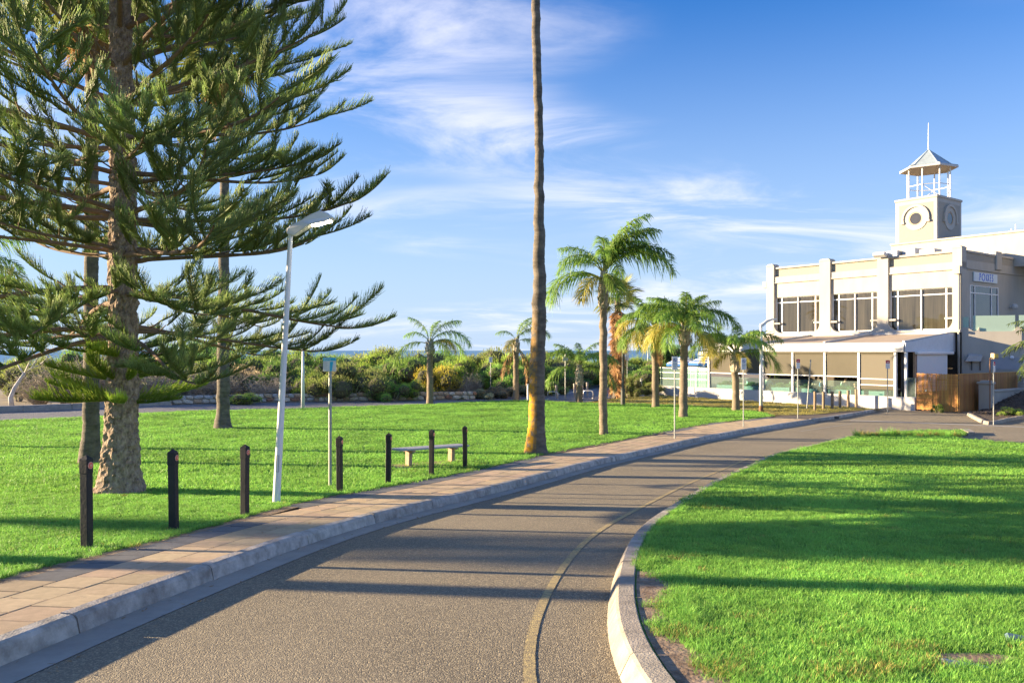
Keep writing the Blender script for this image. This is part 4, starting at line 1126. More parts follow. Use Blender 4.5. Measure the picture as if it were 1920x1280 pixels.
# ---- grey leafless brush
def brush_mesh(seed, n=70):
    r_ = np.random.default_rng(seed)
    parts = []
    for i in range(n):
        a = r_.uniform(0, 6.28); le = r_.uniform(.2, 1.1); m = 7
        t = np.linspace(0, 1, m)[:, None]
        d = np.array([math.cos(a) * le, math.sin(a) * le, 1.0])
        p0 = np.array([math.cos(a) * .15, math.sin(a) * .15, 0])
        wob = np.cumsum(r_.normal(0, .05, (m, 3)), 0)
        ax = p0 + t * d * r_.uniform(.5, .95) + wob * t - np.array([0, 0, .35]) * t ** 2 * le
        parts.append((*np_tube(ax, np.linspace(.012, .004, m), 3), 0))
        for q in range(7):
            j = r_.integers(2, m); b = r_.uniform(0, 6.28)
            d2 = np.array([math.cos(b), math.sin(b), r_.uniform(-.1, .9)]) * r_.uniform(.12, .38)
            ax2 = ax[j] + np.linspace(0, 1, 4)[:, None] * d2 + np.cumsum(r_.normal(0, .015, (4, 3)), 0)
            parts.append((*np_tube(ax2, np.linspace(.006, .0025, 4), 3), 0))
    return np_mesh('twigs', parts, [m_twig])
BRUSH = [brush_mesh(1), brush_mesh(2), brush_mesh(3)]
BR = [(75, 757, 95, 702, 'tangled grey leafless brush beside the bare tree'), (130, 757, 120, 690, 'grey leafless brush left of the fan palm trunk'), (190, 755, 110, 680, 'grey pinkish brush directly behind the pine sprouts'),
      (285, 753, 110, 695, 'grey leafless brush right of the pine trunk'), (335, 754, 110, 700, 'low grey brush before the dry brown shrub'), (410, 752, 90, 700, 'grey brush behind the grey palm trunk'),
      (500, 751, 90, 712, 'grey brush above the stone wall near the lamp post'), (850, 745, 70, 718, 'thin grey brush under the yellow flowering shrub'), (885, 742, 40, 705, 'small grey dead bush by the pedestrian sign')]
for i, (x, y, w, t, lab) in enumerate(BR):
    b = gp(x, y); b.z -= .1; T = empty('dry_brush', b, rnd.uniform(0, 6)); tag(T, lab, 'brush', 'leafless brush behind the promenade')
    ww = w / FPX * b.y; h = CAM_Z - (t - HY) / FPX * b.y - b.z
    for k in range(2):
        o = link('twigs', BRUSH[(i + k) % 3], T); o.scale = (ww * .62, ww * .5, h * 1.25); o.rotation_euler = (0, 0, k * 1.3)
# bare pale tree at the left
b = gp(22, 762); Yb = b.y
T = empty('bare_tree', b); tag(T, 'pale bare leaning tree at the far left beyond the low wall', 'tree')
def pxl(pts, Y, b): return [tuple(at(x, y, Y + dy) - b) for x, y, dy in pts]
mb = MB(); mb.tube(pxl([(22, 764, 0), (20, 745, 0), (27, 728, 0), (40, 708, .2), (47, 699, .2)], Yb, b), [.16, .13, .12, .10, .09], 8); mb.build('trunk', mat('pale_bark', (0.42, 0.40, 0.38), 0.85, 0.25, 8, .4, 30), T, True)
limbs = [[(47, 699, .2), (60, 690, .4), (75, 684, .6), (95, 674, .8)], [(47, 699, .2), (55, 680, 0), (66, 660, -.3)], [(45, 702, .2), (36, 688, .5), (28, 672, .7)], [(75, 684, .6), (88, 672, .3), (92, 660, .2)], [(60, 690, .4), (70, 672, .8), (84, 656, 1)]]
lv = []
for l in limbs:
    mb = MB(); P = pxl(l, Yb, b); mb.tube(P, np.linspace(.07, .02, len(P)), 6); mb.build('limb', MATS['pale_bark'], T, True)
    for q in P[1:]: lv.append(q)
lv = np.array(lv); n = 900
P = lv[rng.integers(0, len(lv), n)] + rng.normal(0, .42, (n, 3)); D = unit(rng.normal(0, 1, (n, 3)) + np.array([0, 0, .4])); S = unit(np.cross(D, rng.normal(0, 1, (n, 3))))
V, F, TT = blades(P, D, S, D * 0, .13, .05, 1, .3)
link('crown', np_mesh('crown', [(V, F, 0, TT)], [LEAF['olive']], False), T)
# dry grass tussocks
def tussock(seed):
    r_ = np.random.default_rng(seed); n = 160
    a = r_.uniform(0, 6.28, n); le = r_.uniform(.05, .8, n)
    P = np.stack([np.cos(a) * .1, np.sin(a) * .1, np.zeros(n)], 1); D = unit(np.stack([np.cos(a) * le, np.sin(a) * le, np.ones(n)], 1))
    V, F, TT = blades(P, D, np.stack([-np.sin(a), np.cos(a), np.zeros(n)], 1), np.stack([np.cos(a) * .3, np.sin(a) * .3, -.3 * np.ones(n)], 1), r_.uniform(.5, 1.1, n), .035, 2, .1)
    return np_mesh('tussock', [(V, F, 0, TT)], [m_grass_dry], False)
TUS = [tussock(1), tussock(2)]
for i, (x, y, s_, lab) in enumerate([(1042, 732, 1.1, 'straw coloured tussock on the verge of the beach road'), (1070, 728, 1.3, 'larger straw tussock behind the street sign post'), (1056, 736, .8, 'small straw tussock near the bike rails'),
        (305, 757, .9, 'golden grass tussock at the end of the low wall'), (290, 757, .7, 'small grass tussock by the pine trunk on the low wall'), (140, 763, .6, 'straw tussock on the low wall under the brush')]):
    o = link('grass_tussock', TUS[i % 2]); b = gp(x, y); o.location = b; o.scale = (s_ * 1.3, s_ * 1.3, s_); tag(o, lab, 'grass tuft', 'dry grass tussocks')

# ------------------------------------------------------------------ low walls along the promenade
m_stone = [mat('pale_limestone', (0.50, 0.43, 0.34), .9, .2, 6, .6, 30, orand=.12), mat('tan_stone', (0.40, 0.28, 0.18), .9, .25, 6, .6, 30, orand=.12), mat('rust_stone', (0.25, 0.14, 0.085), .9, .3, 6, .6, 30, orand=.12), mat('grey_stone', (0.36, 0.34, 0.31), .9, .2, 6, .6, 30, orand=.12)]
m_mortar = mat('wall_mortar', (0.24, 0.21, 0.17), .95, .2, 10, .3, 50)
wl_px = [(322, 757.5), (560, 752.5), (890, 748)]
WL = smooth_line([gp(x, y) for x, y in wl_px], 0.5, 1)
H_W = 0.55
T = empty('stone_wall', (0, 0, 0)); tag(T, 'low rubble stone wall of pale and rust stones behind the promenade', 'wall')
mb = MB()
wi = offset_line(WL, 0.35)
for a_, b_, c2, d2 in zip(WL[:-1], WL[1:], wi[:-1], wi[1:]):
    z0, z1 = -.2, H_W - .03
    mb.add([(*a_, z0), (*b_, z0), (*d2, z0), (*c2, z0), (*a_, z1), (*b_, z1), (*d2, z1), (*c2, z1)], [(0, 1, 5, 4), (1, 2, 6, 5), (2, 3, 7, 6), (3, 0, 4, 7), (4, 5, 6, 7)])
mb.build('mortar_core', m_mortar, T)
STN = []
for k in range(10):
    r_ = random.Random(k); bm = bmesh.new(); bmesh.ops.create_icosphere(bm, subdivisions=1, radius=.5)
    for v in bm.verts:
        v.co = Vector((v.co.x * r_.uniform(.85, 1.15), max(min(v.co.y, .16), -.3), v.co.z * r_.uniform(.85, 1.15)))
        v.co.x = max(-.48, min(.48, v.co.x * 1.25)); v.co.z = max(-.48, min(.48, v.co.z * 1.25))
    me = bpy.data.meshes.new('stone'); bm.to_mesh(me); bm.free(); STN.append(me)
STM = {}
cuW = np.r_[0, np.cumsum(np.linalg.norm(np.diff(WL, axis=0), axis=1))]
def wall_xy(s_):
    x, y = np.interp(s_, cuW, WL[:, 0]), np.interp(s_, cuW, WL[:, 1]); x2, y2 = np.interp(min(s_ + .3, cuW[-1]), cuW, WL[:, 0]), np.interp(min(s_ + .3, cuW[-1]), cuW, WL[:, 1])
    return x, y, math.atan2(y2 - y, x2 - x) if s_ < cuW[-1] - .3 else math.atan2(WL[-1][1] - WL[-3][1], WL[-1][0] - WL[-3][0])
nst = 0
for row, (z0, zh) in enumerate([(0.0, .29), (.27, .27)]):
    s_ = 0.0
    while s_ < cuW[-1]:
        wd = rnd.uniform(.28, .68); hh = zh * rnd.uniform(.85, 1.15)
        x, y, a = wall_xy(min(s_ + wd / 2, cuW[-1] - .01))
        k = rnd.randrange(10); mi = rnd.choices([0, 1, 2, 3], [5, 3, 2, 3])[0]
        if (k, mi) not in STM:
            me = STN[k].copy(); me.materials.append(m_stone[mi]); STM[(k, mi)] = me
        o = link('stone', STM[(k, mi)], T); o.location = (x + .02 * math.sin(a), y + .02, z0 + zh / 2 + rnd.uniform(-.02, .02))
        o.rotation_euler = (0, rnd.uniform(-.25, .25), a); o.scale = (wd * .97, .42, hh * 1.0)
        s_ += wd * .96; nst += 1
lw = [gp(x, y) for x, y in [(-260, 777), (0, 772.5), (160, 765.5), (322, 758)]]
T = empty('concrete_wall', (0, 0, 0)); tag(T, 'long low grey concrete kerb wall at the far left behind the promenade', 'wall')
m_cw = mat('old_concrete_wall', (0.30, 0.27, 0.235), .9, .25, 3, .4, 40, detail=9)
LWL = smooth_line(lw, .6, 1); cuL = np.r_[0, np.cumsum(np.linalg.norm(np.diff(LWL, axis=0), axis=1))]
s_ = 0
while s_ < cuL[-1] - .3:
    e_ = min(s_ + 2.4, cuL[-1]); p0 = [np.interp(s_ + .01, cuL, LWL[:, k]) for k in (0, 1)]; p1 = [np.interp(e_ - .01, cuL, LWL[:, k]) for k in (0, 1)]
    a = math.atan2(p1[1] - p0[1], p1[0] - p0[0]); M = Matrix.Translation((p0[0], p0[1], g(p0[1]))) @ Matrix.Rotation(a, 4, 'Z')
    MB().bbox(0, math.hypot(p1[0] - p0[0], p1[1] - p0[1]), 0, .3, -.2, .30, .02, M).build('wall_block', m_cw, T); s_ = e_

# ------------------------------------------------------------------ bollards, bench, lamps, signs
m_black = mat('black_painted_timber', (0.018, 0.018, 0.018), .6, .3, 8, .3, 40)
m_red = mat('orange_red_reflector', (0.75, 0.09, 0.05), .35, .05, 10, spec=.6)
m_redring = mat('pale_red_ring', (0.85, 0.32, 0.24), .4, .05, 10)
def bollard_proto():
    T = empty('bollard'); w = .047
    mb = MB(); mb.bbox(-w, w, -w, w, -.25, .93, .008); mb.build('post', m_black, T)
    mb = MB(); mb.bbox(-w - .003, w + .003, -w - .003, w + .003, .80, .955, .006)
    mb.add([(-w, -w, .954), (w, -w, .954), (w, w, .954), (-w, w, .954), (0, 0, .998)], [(0, 1, 4), (1, 2, 4), (2, 3, 4), (3, 0, 4)]); mb.build('cap', m_black, T)
    for sx, rot in ((1, 0), (-1, math.pi)):
        mb = MB(); M = Matrix.Rotation(rot, 4, 'Z')
        mb.tube([(w + .001, 0, .885), (w + .010, 0, .885)], .037, 20, True, M); rf = mb.build('reflector', m_redring, T, False)
        mb = MB(); mb.tube([(w + .008, 0, .885), (w + .0125, 0, .885)], .029, 20, True, M); mb.build('reflector_face', m_red, rf)
        mb = MB(); mb.tube([(w + .0115, 0, .885), (w + .0135, 0, .885)], .013, 12, True, M); mb.build('reflector_centre', m_redring, rf)
    return T
BOL = [(163, 1027, 'nearest black bollard, with red round reflector, left of the pine trunk'), (326, 992, 'second black bollard from the near end, right of the pine trunk'), (459, 966, 'third black bollard, just before the white lamp post'),
       (637, 922, 'fourth black bollard, just past the info sign post'), (728, 907, 'fifth black bollard, at the near end of the bench'), (809, 891, 'sixth black bollard, in front of the middle of the bench'), (872, 877, 'seventh black bollard, at the far end of the bench')]
proto = None
for i, (x, y, lab) in enumerate(BOL):
    b = gp(x, y)
    if proto is None: proto = o = bollard_proto()
    else: o = copy_tree(proto)
    o.location = b; a = R(-12 + 5 * math.sin(i * 2.1))
    o.rotation_euler = (R(rnd.uniform(-.8, .8)), R(rnd.uniform(-.8, .8)), a)
    tag(o, lab, 'bollard', 'black bollards along the footpath')
# bench
m_seat = mat('weathered_bench_plank', (0.33, 0.33, 0.34), .8, .2, 4, .4, 60, stretch=(.3, 6, 6))
m_legb = mat('brown_concrete_leg', (0.33, 0.22, 0.15), .9, .2, 8, .4, 50)
ba, bb = gp(766, 874), gp(846, 867)
ang = math.atan2(bb.y - ba.y, bb.x - ba.x); mid = (ba + bb) / 2; ln = (bb - ba).length
sl = math.asin((bb.z - ba.z) / ln)
T = empty('park_bench', (mid.x, mid.y, g(mid.y))); T.rotation_euler = (0, -sl, ang); tag(T, 'backless grey plank bench on a small slab behind the bollards', 'bench')
SL = ln / 2 * 1.62
for k in range(3):
    MB().bbox(-SL, SL, -.21 + k * .145, -.21 + k * .145 + .135, .40, .445, .008).build('seat_plank', m_seat, T)
for sx in (-1, 1):
    MB().bbox(sx * ln / 2 - .05, sx * ln / 2 + .05, -.085, .085, -.05, .36, .012).build('leg', m_legb, T)
    MB().bbox(sx * ln / 2 - .05, sx * ln / 2 + .05, -.2, .2, .35, .399, .006).build('seat_bracket', m_legb, T)
sl_ = MB().bbox(-SL * 1.02, SL * 1.1, -.38, .38, -.12, .022, .01).build('slab', mat('bench_slab', (0.37, 0.25, 0.165), .9, .2, 5, .4, 60), T)
# big white street light with lit panel, leaning a little
m_galv = mat('pale_grey_galvanised', (0.74, 0.75, 0.76), .45, .06, 3, .1, 60, metal=0.0, spec=.5)
m_led = mat('lit_led_panel', (0.9, .85, .7), .4, 0, 1, emit=(1.0, .86, .58), emit_s=9.0)
m_dark = mat('dark_metal', (0.05, .05, .05), .5, .2, 8)
b = gp(518, 941); top = at(545, 437, b.y) - b
T = empty('street_light', b); tag(T, 'leaning white street light with lit lamp head beside the footpath', 'street light')
H = top.z
mb = MB(); mb.tube([(0, 0, -.1), (top.x * .03, 0, H * .03), (top.x * .5, 0, H * .5), tuple(top)], [.062 * 1.05, .060, .048, .036], 20); mb.build('pole', m_galv, T, False)
d_ = top.normalized(); MB().tube([tuple(top - d_ * .06), tuple(top + d_ * .10)], .042, 18).build('collar', m_galv, T)
pxm = b.y / FPX
# access door outline on the pole
mb = MB(); M = Matrix.Translation(Vector((top.x * .115, 0, H * .115)))
for (x0, x1, z0, z1) in ((-.012, -.009, 0, .26), (.030, .033, 0, .26), (-.009, .030, .257, .26), (-.009, .030, 0, .003)):
    mb.box(x0, x1, -.0635, -.055, z0, z1, M)
mb.build('access_door', m_dark, T)
hd = [(-6, 2), (-6, -8), (2, -14), (20, -22), (40, -33), (58, -40), (72, -36), (82, -28), (78, -24), (66, -19), (40, -14), (22, -4), (8, 6)]
poly = [Vector((top.x + x * pxm, 0, top.z - y * pxm)) for x, y in hd]
def wd_(p): return .05 + .075 * min(1, max(0, (p.x - top.x) / (40 * pxm)))
mb = MB(); n = len(poly)
mb.add([(p.x, -wd_(p), p.z) for p in poly] + [(p.x, wd_(p), p.z) for p in poly], [tuple(range(n)), tuple(reversed(range(n, 2 * n)))] + [(i, i + n, (i + 1) % n + n, (i + 1) % n) for i in range(n)])
hd_o = mb.build('lamp_head', m_galv, T)
bv = hd_o.modifiers.new('edge', 'BEVEL'); bv.width = .012; bv.segments = 2; bv.limit_method = 'ANGLE'
# lit panels under the far half of the head
p0, p1 = poly[8], poly[10]; dirv = (p0 - p1).normalized(); nv = Vector((dirv.z, 0, -dirv.x))
if nv.z > 0: nv = -nv
for r_ in range(2):
    for c in range(3):
        M = Matrix.Translation(p1 + dirv * (.02 + c * .105) + nv * .004) @ Matrix(((dirv.x, 0, nv.x, 0), (0, 1, 0, 0), (dirv.z, 0, nv.z, 0), (0, 0, 0, 1)))
        MB().bbox(0, .085, -.095 + r_ * .10, -.01 + r_ * .10, 0, .012, .004, M).build('led_module', m_led, hd_o)
# info sign
m_post = mat('galvanised_post', (0.26, .27, .26), .5, .15, 6, metal=.5)
m_sign = mat('sign_white', (0.66, .69, .72), .45, .04, 6)
m_blue = mat('sign_blue', (0.03, .38, .58), .45, .05, 6)
m_grey = mat('sign_print_grey', (0.30, .33, .38), .6, .1, 6)
m_signback = mat('bare_sign_back', (0.42, .41, .38), .5, .1, 6, metal=.4)
m_redsign = mat('sign_red', (0.42, .04, .05), .5, .1, 6)
def text(body, size, m, parent, loc, rot=(R(90), 0, 0), sx=1.0, name='lettering', ext=.002):
    cu = bpy.data.curves.new(name, 'FONT'); cu.body = body; cu.size = size; cu.align_x = 'CENTER'; cu.align_y = 'CENTER'; cu.extrude = ext
    cu.materials.append(m); tmp = bpy.data.objects.new(name + '_curve', cu); me = bpy.data.meshes.new_from_object(tmp); bpy.data.objects.remove(tmp)
    if not me.materials: me.materials.append(m)
    o = link(name, me, parent)
    o.location = loc; o.rotation_euler = rot; o.scale = (sx, 1, 1); return o
b = gp(619, 912); T = empty('info_sign', b, R(-4)); tag(T, 'blue and white information sign on grey post behind the bollards', 'sign')
hz = hgt(b, 670); ww = 12.5 * b.y / FPX; sh_ = 26 * b.y / FPX
MB().tube([(0, 0, -.2), (0, 0, hz - .03)], .030, 14).build('post', m_post, T)
zt, zb = hz, hz - sh_
pl = MB().bbox(-ww, ww, -.045, -.033, zb, zt, .012).build('sign_plate', m_sign, T)
MB().bbox(-ww + .003, ww - .003, -.0485, -.044, zt - sh_ * .24, zt - .003, .002).build('header_band', m_blue, pl)
MB().prism([(.01, zb + .006), (.045, zb + .006), (.075, zt - sh_ * .30), (.01, zt - sh_ * .30)], lambda p: Vector((p[0], -.0485, p[1])), lambda p: Vector((p[0], -.044, p[1]))).build('map_water', m_blue, pl)
for k in range(7): MB().box(-ww + .012, -ww + .012 + rnd.uniform(.05, .085), -.0472, -.044, zb + .05 + k * .022, zb + .055 + k * .022).build('print_line', m_grey, pl)
text('ZONE', .048, m_sign, pl, (-.035, -.0495, zt - sh_ * .12))
# tall no-stopping signs etc.
def sign(x, y, ytop, kind, label, wpx=11, hpx=24, rz=0, lean=(0, 0), group='parking signs along the kerb', rpost=.024):
    b = gp(x, y); T = empty('street_sign', b, rz); tag(T, label, 'sign', group)
    k = b.y / FPX; hz = hgt(b, ytop); T.rotation_euler = (lean[1], lean[0], rz)
    MB().tube([(0, 0, -.2), (0, 0, hz - .02 if kind != 'post' else hz)], rpost, 12).build('post', m_post, T)
    if kind == 'post': return T
    w, h = wpx * k / 2, hpx * k; zt, zb = hz, hz - h
    pl = MB().bbox(-w, w, -.040, -.030, zb, zt, .008).build('sign_plate', m_signback if kind == 'back' else m_sign, T)
    if kind == 'stop':
        m_d = mat('sign_print_blue', (0.10, .13, .30), .6, .1, 6)
        mb = MB(); rr = w * .62; zc_ = zt - h * .27; n = 28; vs, fs = [], []
        for i in range(n):
            a = 6.2832 * i / n
            for r2 in (rr, rr * .78): vs.append((r2 * math.cos(a), -.0425, zc_ + r2 * math.sin(a)))
        for i in range(n): j = (i + 1) % n; fs.append((2 * i, 2 * j, 2 * j + 1, 2 * i + 1))
        mb.add(vs, fs); mb.box(-rr * .8, rr * .8, -.0425, -.0395, -.014, .014, Matrix.Translation((0, 0, zc_)) @ Matrix.Rotation(R(45), 4, 'Y')); mb.build('symbol', m_d, pl)
        text('S', rr * 1.7, m_d, pl, (0, -.0415, zc_))
        for q, wq in ((.56, .7), (.70, .55), (.84, .25)): MB().box(-w * wq, w * wq, -.042, -.039, zt - h * q - h * .035, zt - h * q + h * .035).build('print_line', m_grey, pl)
    if kind == 'red':
        hb = MB().bbox(-w + .002, w - .002, -.0435, -.039, zt - h * .36, zt - .004, .002).build('red_band', m_redsign, pl)
        MB().box(-w * .5, w * .5, -.0455, -.042, zt - h * .26, zt - h * .19).build('print_line', m_sign, hb)
    if kind == 'ped':
        text('i', h * .55, m_dark, pl, (0, -.0415, zt - h * .42))
    return T
sign(1265, 822, 668, 'stop', 'nearest grey no stopping sign at the kerb, beside the stout palm', 11, 25)
sign(1394, 800, 671, 'stop', 'second no stopping sign, beside the shaggy palm', 10, 22)
sign(1496, 783, 673, 'red', 'red and white sign left of the leaning bare post', 7, 18)
sign(1664, 768, 675, 'red', 'red and white sign in front of the last terrace bay', 8, 16)
sign(1513, 765, 674, 'post', 'leaning bare sign post in front of the terrace', lean=(R(4.5), 0), rpost=.032)
sign(1863, 791, 678, 'red', 'red and white sign on the mulch bed corner', 5, 19, rz=R(25))
sign(920, 742, 669, 'ped', 'small white sign with dark symbol behind the promenade', 6.5, 10)
sign(1176, 741, 663, 'plain', 'blank white sign just behind the dark floodlight post', 6, 12)
b = gp(1060, 747); T = empty('street_name_sign', b); tag(T, 'white street name blade with grey plate on a pale post', 'sign')
hz = hgt(b, 660); k = b.y / FPX
MB().tube([(0, 0, -.2), (0, 0, hz)], .035, 12).build('post', m_post, T)
bl = MB().bbox(.04, 21 * k, -.015, .015, hz - 8.2 * k, hz - 3 * k, .01).build('name_blade', m_sign, T)
for (u0, u1) in ((2.5, 6), (8, 13), (14.5, 19)): MB().box(u0 * k, u1 * k, -.019, -.014, hz - 6.4 * k, hz - 4.8 * k).build('print_line', m_grey, bl)
MB().bbox(-5 * k, 5 * k, -.075, -.055, hz - 16.5 * k, hz - 8.6 * k, .02).build('sign_plate', m_signback, T)
# other poles
m_whitepole = mat('white_painted_steel', (0.72, .73, .74), .45, .06, 4, spec=.5)
b = gp(568, 765); T = empty('lamp_post', b); tag(T, 'thin white lamp post on the promenade edge behind the info sign', 'lamp post')
hz = hgt(b, 646); MB().tube([(0, 0, -.1), (0, 0, hz * .5), (0, 0, hz)], [.11, .085, .06], 14).build('pole', m_whitepole, T, True)
MB().bbox(-.13, .13, -.09, .09, -.05, .03, .01).build('base_plate', m_whitepole, T)
MB().tube([(0, 0, hz), (.0, -.1, hz + .10), (.0, -.5, hz + .16)], [.05, .045, .03], 10).build('lamp_arm', m_whitepole, T, True)
b = gp(1427, 771); T = empty('street_light', b); tag(T, 'white street light with curved head in front of the terrace', 'street light')
hz = hgt(b, 607); k = b.y / FPX; MB().tube([(0, 0, .3), (0, 0, hz * .5), (0, 0, hz)], [.10, .085, .06], 16).build('pole', m_whitepole, T, True)
MB().tube([(0, 0, -.1), (0, 0, .31)], [.115, .115], 16).build('base_sleeve', mat('rusty_base', (0.16, .09, .05), .85, .3, 8), T)
mb = MB(); mb.prism([(-2, 2), (2, -1), (10, -7), (20, -10), (29, -9.5), (29, -8), (20, -6.5), (11, -2.5), (3, 5), (-2, 6)], lambda p: Vector((p[0] * k, -.12, hz - p[1] * k)), lambda p: Vector((p[0] * k, .12, hz - p[1] * k))); mb.build('lamp_head', m_galv, T)
b = gp(1215, 716); T = empty('lamp_post', b); tag(T, 'thin white pole near the beach behind the palms', 'lamp post')
hz = hgt(b, 650); MB().tube([(0, 0, -.1), (0, 0, hz)], [.09, .06], 12).build('pole', m_whitepole, T, True); MB().bbox(-.14, .14, -.14, .14, -.05, .05, .01).build('base_plate', m_whitepole, T)
b = gp(1168, 759); T = empty('floodlight_post', b); tag(T, 'dark post with crossarm and small floodlights beyond the lawn', 'lamp post'); k = b.y / FPX
hz = hgt(b, 588); m_dgr = mat('dark_grey_paint', (0.075, .075, .065), .6, .2, 6)
MB().tube([(0, 0, -.1), (0, 0, 29 * k), (0, 0, 29.5 * k), (0, 0, hz)], [.135, .125, .075, .055], 14).build('pole', m_dgr, T)
MB().tube([(0, 0, 28.5 * k), (0, 0, 30.5 * k)], .15, 14).build('collar', m_dgr, T)
MB().bbox(-8 * k, 2 * k, -.03, .03, hz - 20.5 * k, hz - 19.5 * k, .01).build('crossarm', m_dgr, T)
for dx, dz, rt in ((-6, -1.5, 25), (1, -2, 0)):
    M = Matrix.Translation((dx * k, 0, hz + dz * k)) @ Matrix.Rotation(R(rt), 4, 'Y')
    MB().bbox(-3 * k, 3 * k, -.1, .1, -2 * k, 2 * k, .03, M).build('floodlight', m_dgr, T)
MB().tube([(0, 0, hz - .1), (-6 * k, 0, hz - 2 * k)], .02, 8).build('bracket', m_dgr, T)
# white cabinet, rails and posts by the beach road
b = gp(996, 751); T = empty('utility_cabinet', b); tag(T, 'white utility cabinet beside the bare palm trunk', 'cabinet'); k = b.y / FPX
MB().bbox(-8 * k, 6 * k, -.25, .25, 0, 30 * k, .03).build('body', m_whitepole, T); MB().bbox(-8.4 * k, 6.4 * k, -.28, .28, 29.6 * k, 31 * k, .015).build('lid', m_whitepole, T)
MB().bbox(-7 * k, 5 * k, -.268, -.24, 2 * k, 28 * k, .01).build('door', m_whitepole, T)
m_tpost = mat('weathered_timber_post', (0.34, .30, .25), .9, .25, 6, .5, 30)
m_tpost2 = mat('brown_timber_post', (0.20, .15, .10), .9, .3, 6, .5, 30)
def post(x, y, ytop, w, label, m, cap=None, group='timber posts', name='timber_post', cat='post', rz=.3):
    b = gp(x, y); k = b.y / FPX; h = hgt(b, ytop); T = empty(name, b, rz); tag(T, label, cat, group)
    MB().bbox(-w * k / 2, w * k / 2, -w * k / 2, w * k / 2, -.1, h, .025).build('shaft', m, T)
    MB().bbox(-w * k * .52, w * k * .52, -w * k * .52, w * k * .52, h - .05, h + .012, .02).build('top', cap or m, T)
for x, y, yt, lab in [(1043, 745, 722, 'timber post left of the street name sign'), (1077, 744, 719, 'timber post right of the street name sign'), (1092, 743, 719, 'timber post behind the short arching palm'), (1101, 741, 717, 'timber post right of the short arching palm'), (1177, 742, 716, 'timber post beside the floodlight post')]:
    post(x, y, yt, 3.6, lab, m_tpost, group='timber posts at the beach road')
for i, (x, y, yt) in enumerate([(1528, 769, 734), (1544, 767, 735), (1560.5, 766, 734), (1575, 764, 733), (1590.5, 762, 732), (1605.5, 761, 730)]):
    post(x, y, yt, 4.4, ['first', 'second', 'third', 'fourth', 'fifth', 'sixth'][i] + ' squat timber bollard counted from the lawn side, before the terrace wall', m_tpost2, group='timber bollards before the terrace', name='timber_bollard', cat='bollard')
post(1202, 736, 710, 3.2, 'white square bollard next to the low concrete block', m_whitepole, group='white bollards', name='white_bollard', cat='bollard')
m_steel = mat('brushed_steel', (0.5, .5, .48), .35, .1, 5, metal=.8)
for i, (x0, x1, y, yt) in enumerate([(1027, 1046, 748, 734), (1094, 1112, 746, 732)]):
    a, c = gp(x0, y), gp(x1, y + .5); h = hgt(a, yt); T = empty('bike_rail', a); tag(T, ['steel hoop bike rail left of the street name sign', 'steel hoop bike rail behind the tallest feather palm'][i], 'bike rail', 'bike rails')
    d = c - a; P = [(0, 0, -.1), (0, 0, h - .15), tuple(d * .06 + Vector((0, 0, h - .04))), tuple(d * .18 + Vector((0, 0, h))), tuple(d * .82 + Vector((0, 0, h))), tuple(d * .94 + Vector((0, 0, h - .04))), tuple(d + Vector((0, 0, h - .15))), tuple(d + Vector((0, 0, -.1)))]
    MB().tube(P, .028, 8).build('hoop', m_steel, T, True)
    for q in (Vector((0, 0, 0)), d): MB().tube([tuple(q + Vector((0, 0, -.01))), tuple(q + Vector((0, 0, .015)))], .07, 10).build('foot_plate', m_steel, T)
b = gp(1191, 737); o = MB().prism([(-.3, 0), (.28, 0), (.22, .42), (-.2, .42), (-.3, .2)], lambda p: Vector((b.x + p[0], b.y - .25, b.z + p[1])), lambda p: Vector((b.x + p[0], b.y + .25, b.z + p[1]))).build('concrete_block', m_cw)
tag(o, 'low concrete block beside the white bollard', 'block')
# covers sunk in the grass of the island
m_lid = mat('blue_grey_pit_lid', (0.26, .27, .31), .7, .15, 12, .3, 60); m_lid2 = mat('green_grey_pit_lid', (0.10, .16, .17), .6, .15, 12, .3, 60)
b = gp(1812, 1250); T = empty('pit_cover', b + Vector((0, 0, -.012)), R(-14)); T.rotation_euler = (R(9), R(6), R(-14)); tag(T, 'tilted blue grey pit cover in a bare hollow of the island lawn', 'pit cover')
MB().bbox(-.13, .13, -.055, .055, -.01, .022, .012).build('lid', m_lid, T); MB().bbox(-.15, .15, -.07, .07, -.08, -.008, .01).build('rim', m_soil, T)
b = gp(1915, 1203); T = empty('pit_cover', b + Vector((0.05, 0, -.005)), R(-20)); T.rotation_euler = (R(8), R(6), R(-20)); tag(T, 'dark green pit cover at the right edge of the island lawn', 'pit cover')
lid = MB().bbox(-.13, .13, -.05, .05, -.01, .024, .012).build('lid', m_lid2, T)
for k in (-.08, .02, .09): MB().box(k, k + .03, -.03, -.02, .0225, .026).build('slot', m_dark, lid)
sheet('bare_hollow', [(2.75 + .27 * math.cos(a), 4.74 + .11 * math.sin(a)) for a in np.linspace(0, 6.28, 18)[:-1]], .004, m_soil)

# ------------------------------------------------------------------ fallen leaves and grit in the gutter and along the verge
def litter(line, n, spread, zoff, ymax):
    cu = np.r_[0, np.cumsum(np.linalg.norm(np.diff(line, axis=0), axis=1))]; s_ = rng.uniform(0, cu[-1], n)
    Q = np.stack([np.interp(s_, cu, line[:, 0]), np.interp(s_, cu, line[:, 1])], 1) + rng.normal(0, spread, (n, 2))
    Q = Q[(Q[:, 1] > 4) & (Q[:, 1] < ymax)]; return np.c_[Q, g_np(Q[:, 1]) + zoff]
P = np.concatenate([litter(offset_line(kerb_line, -.05), 260, .03, ROAD + .008, 26), litter(offset_line(kerb_line, -.33), 420, .05, ROAD + .006, 26), litter(offset_line(isl_line, .06), 300, .05, ROAD + .006, 22), litter(offset_line(path_line, -.04), 420, .07, .012, 26), litter(offset_line(isl_line, -.36), 160, .08, .012, 9), litter(offset_line(kerb_line, .6), 160, .4, .012, 20)])
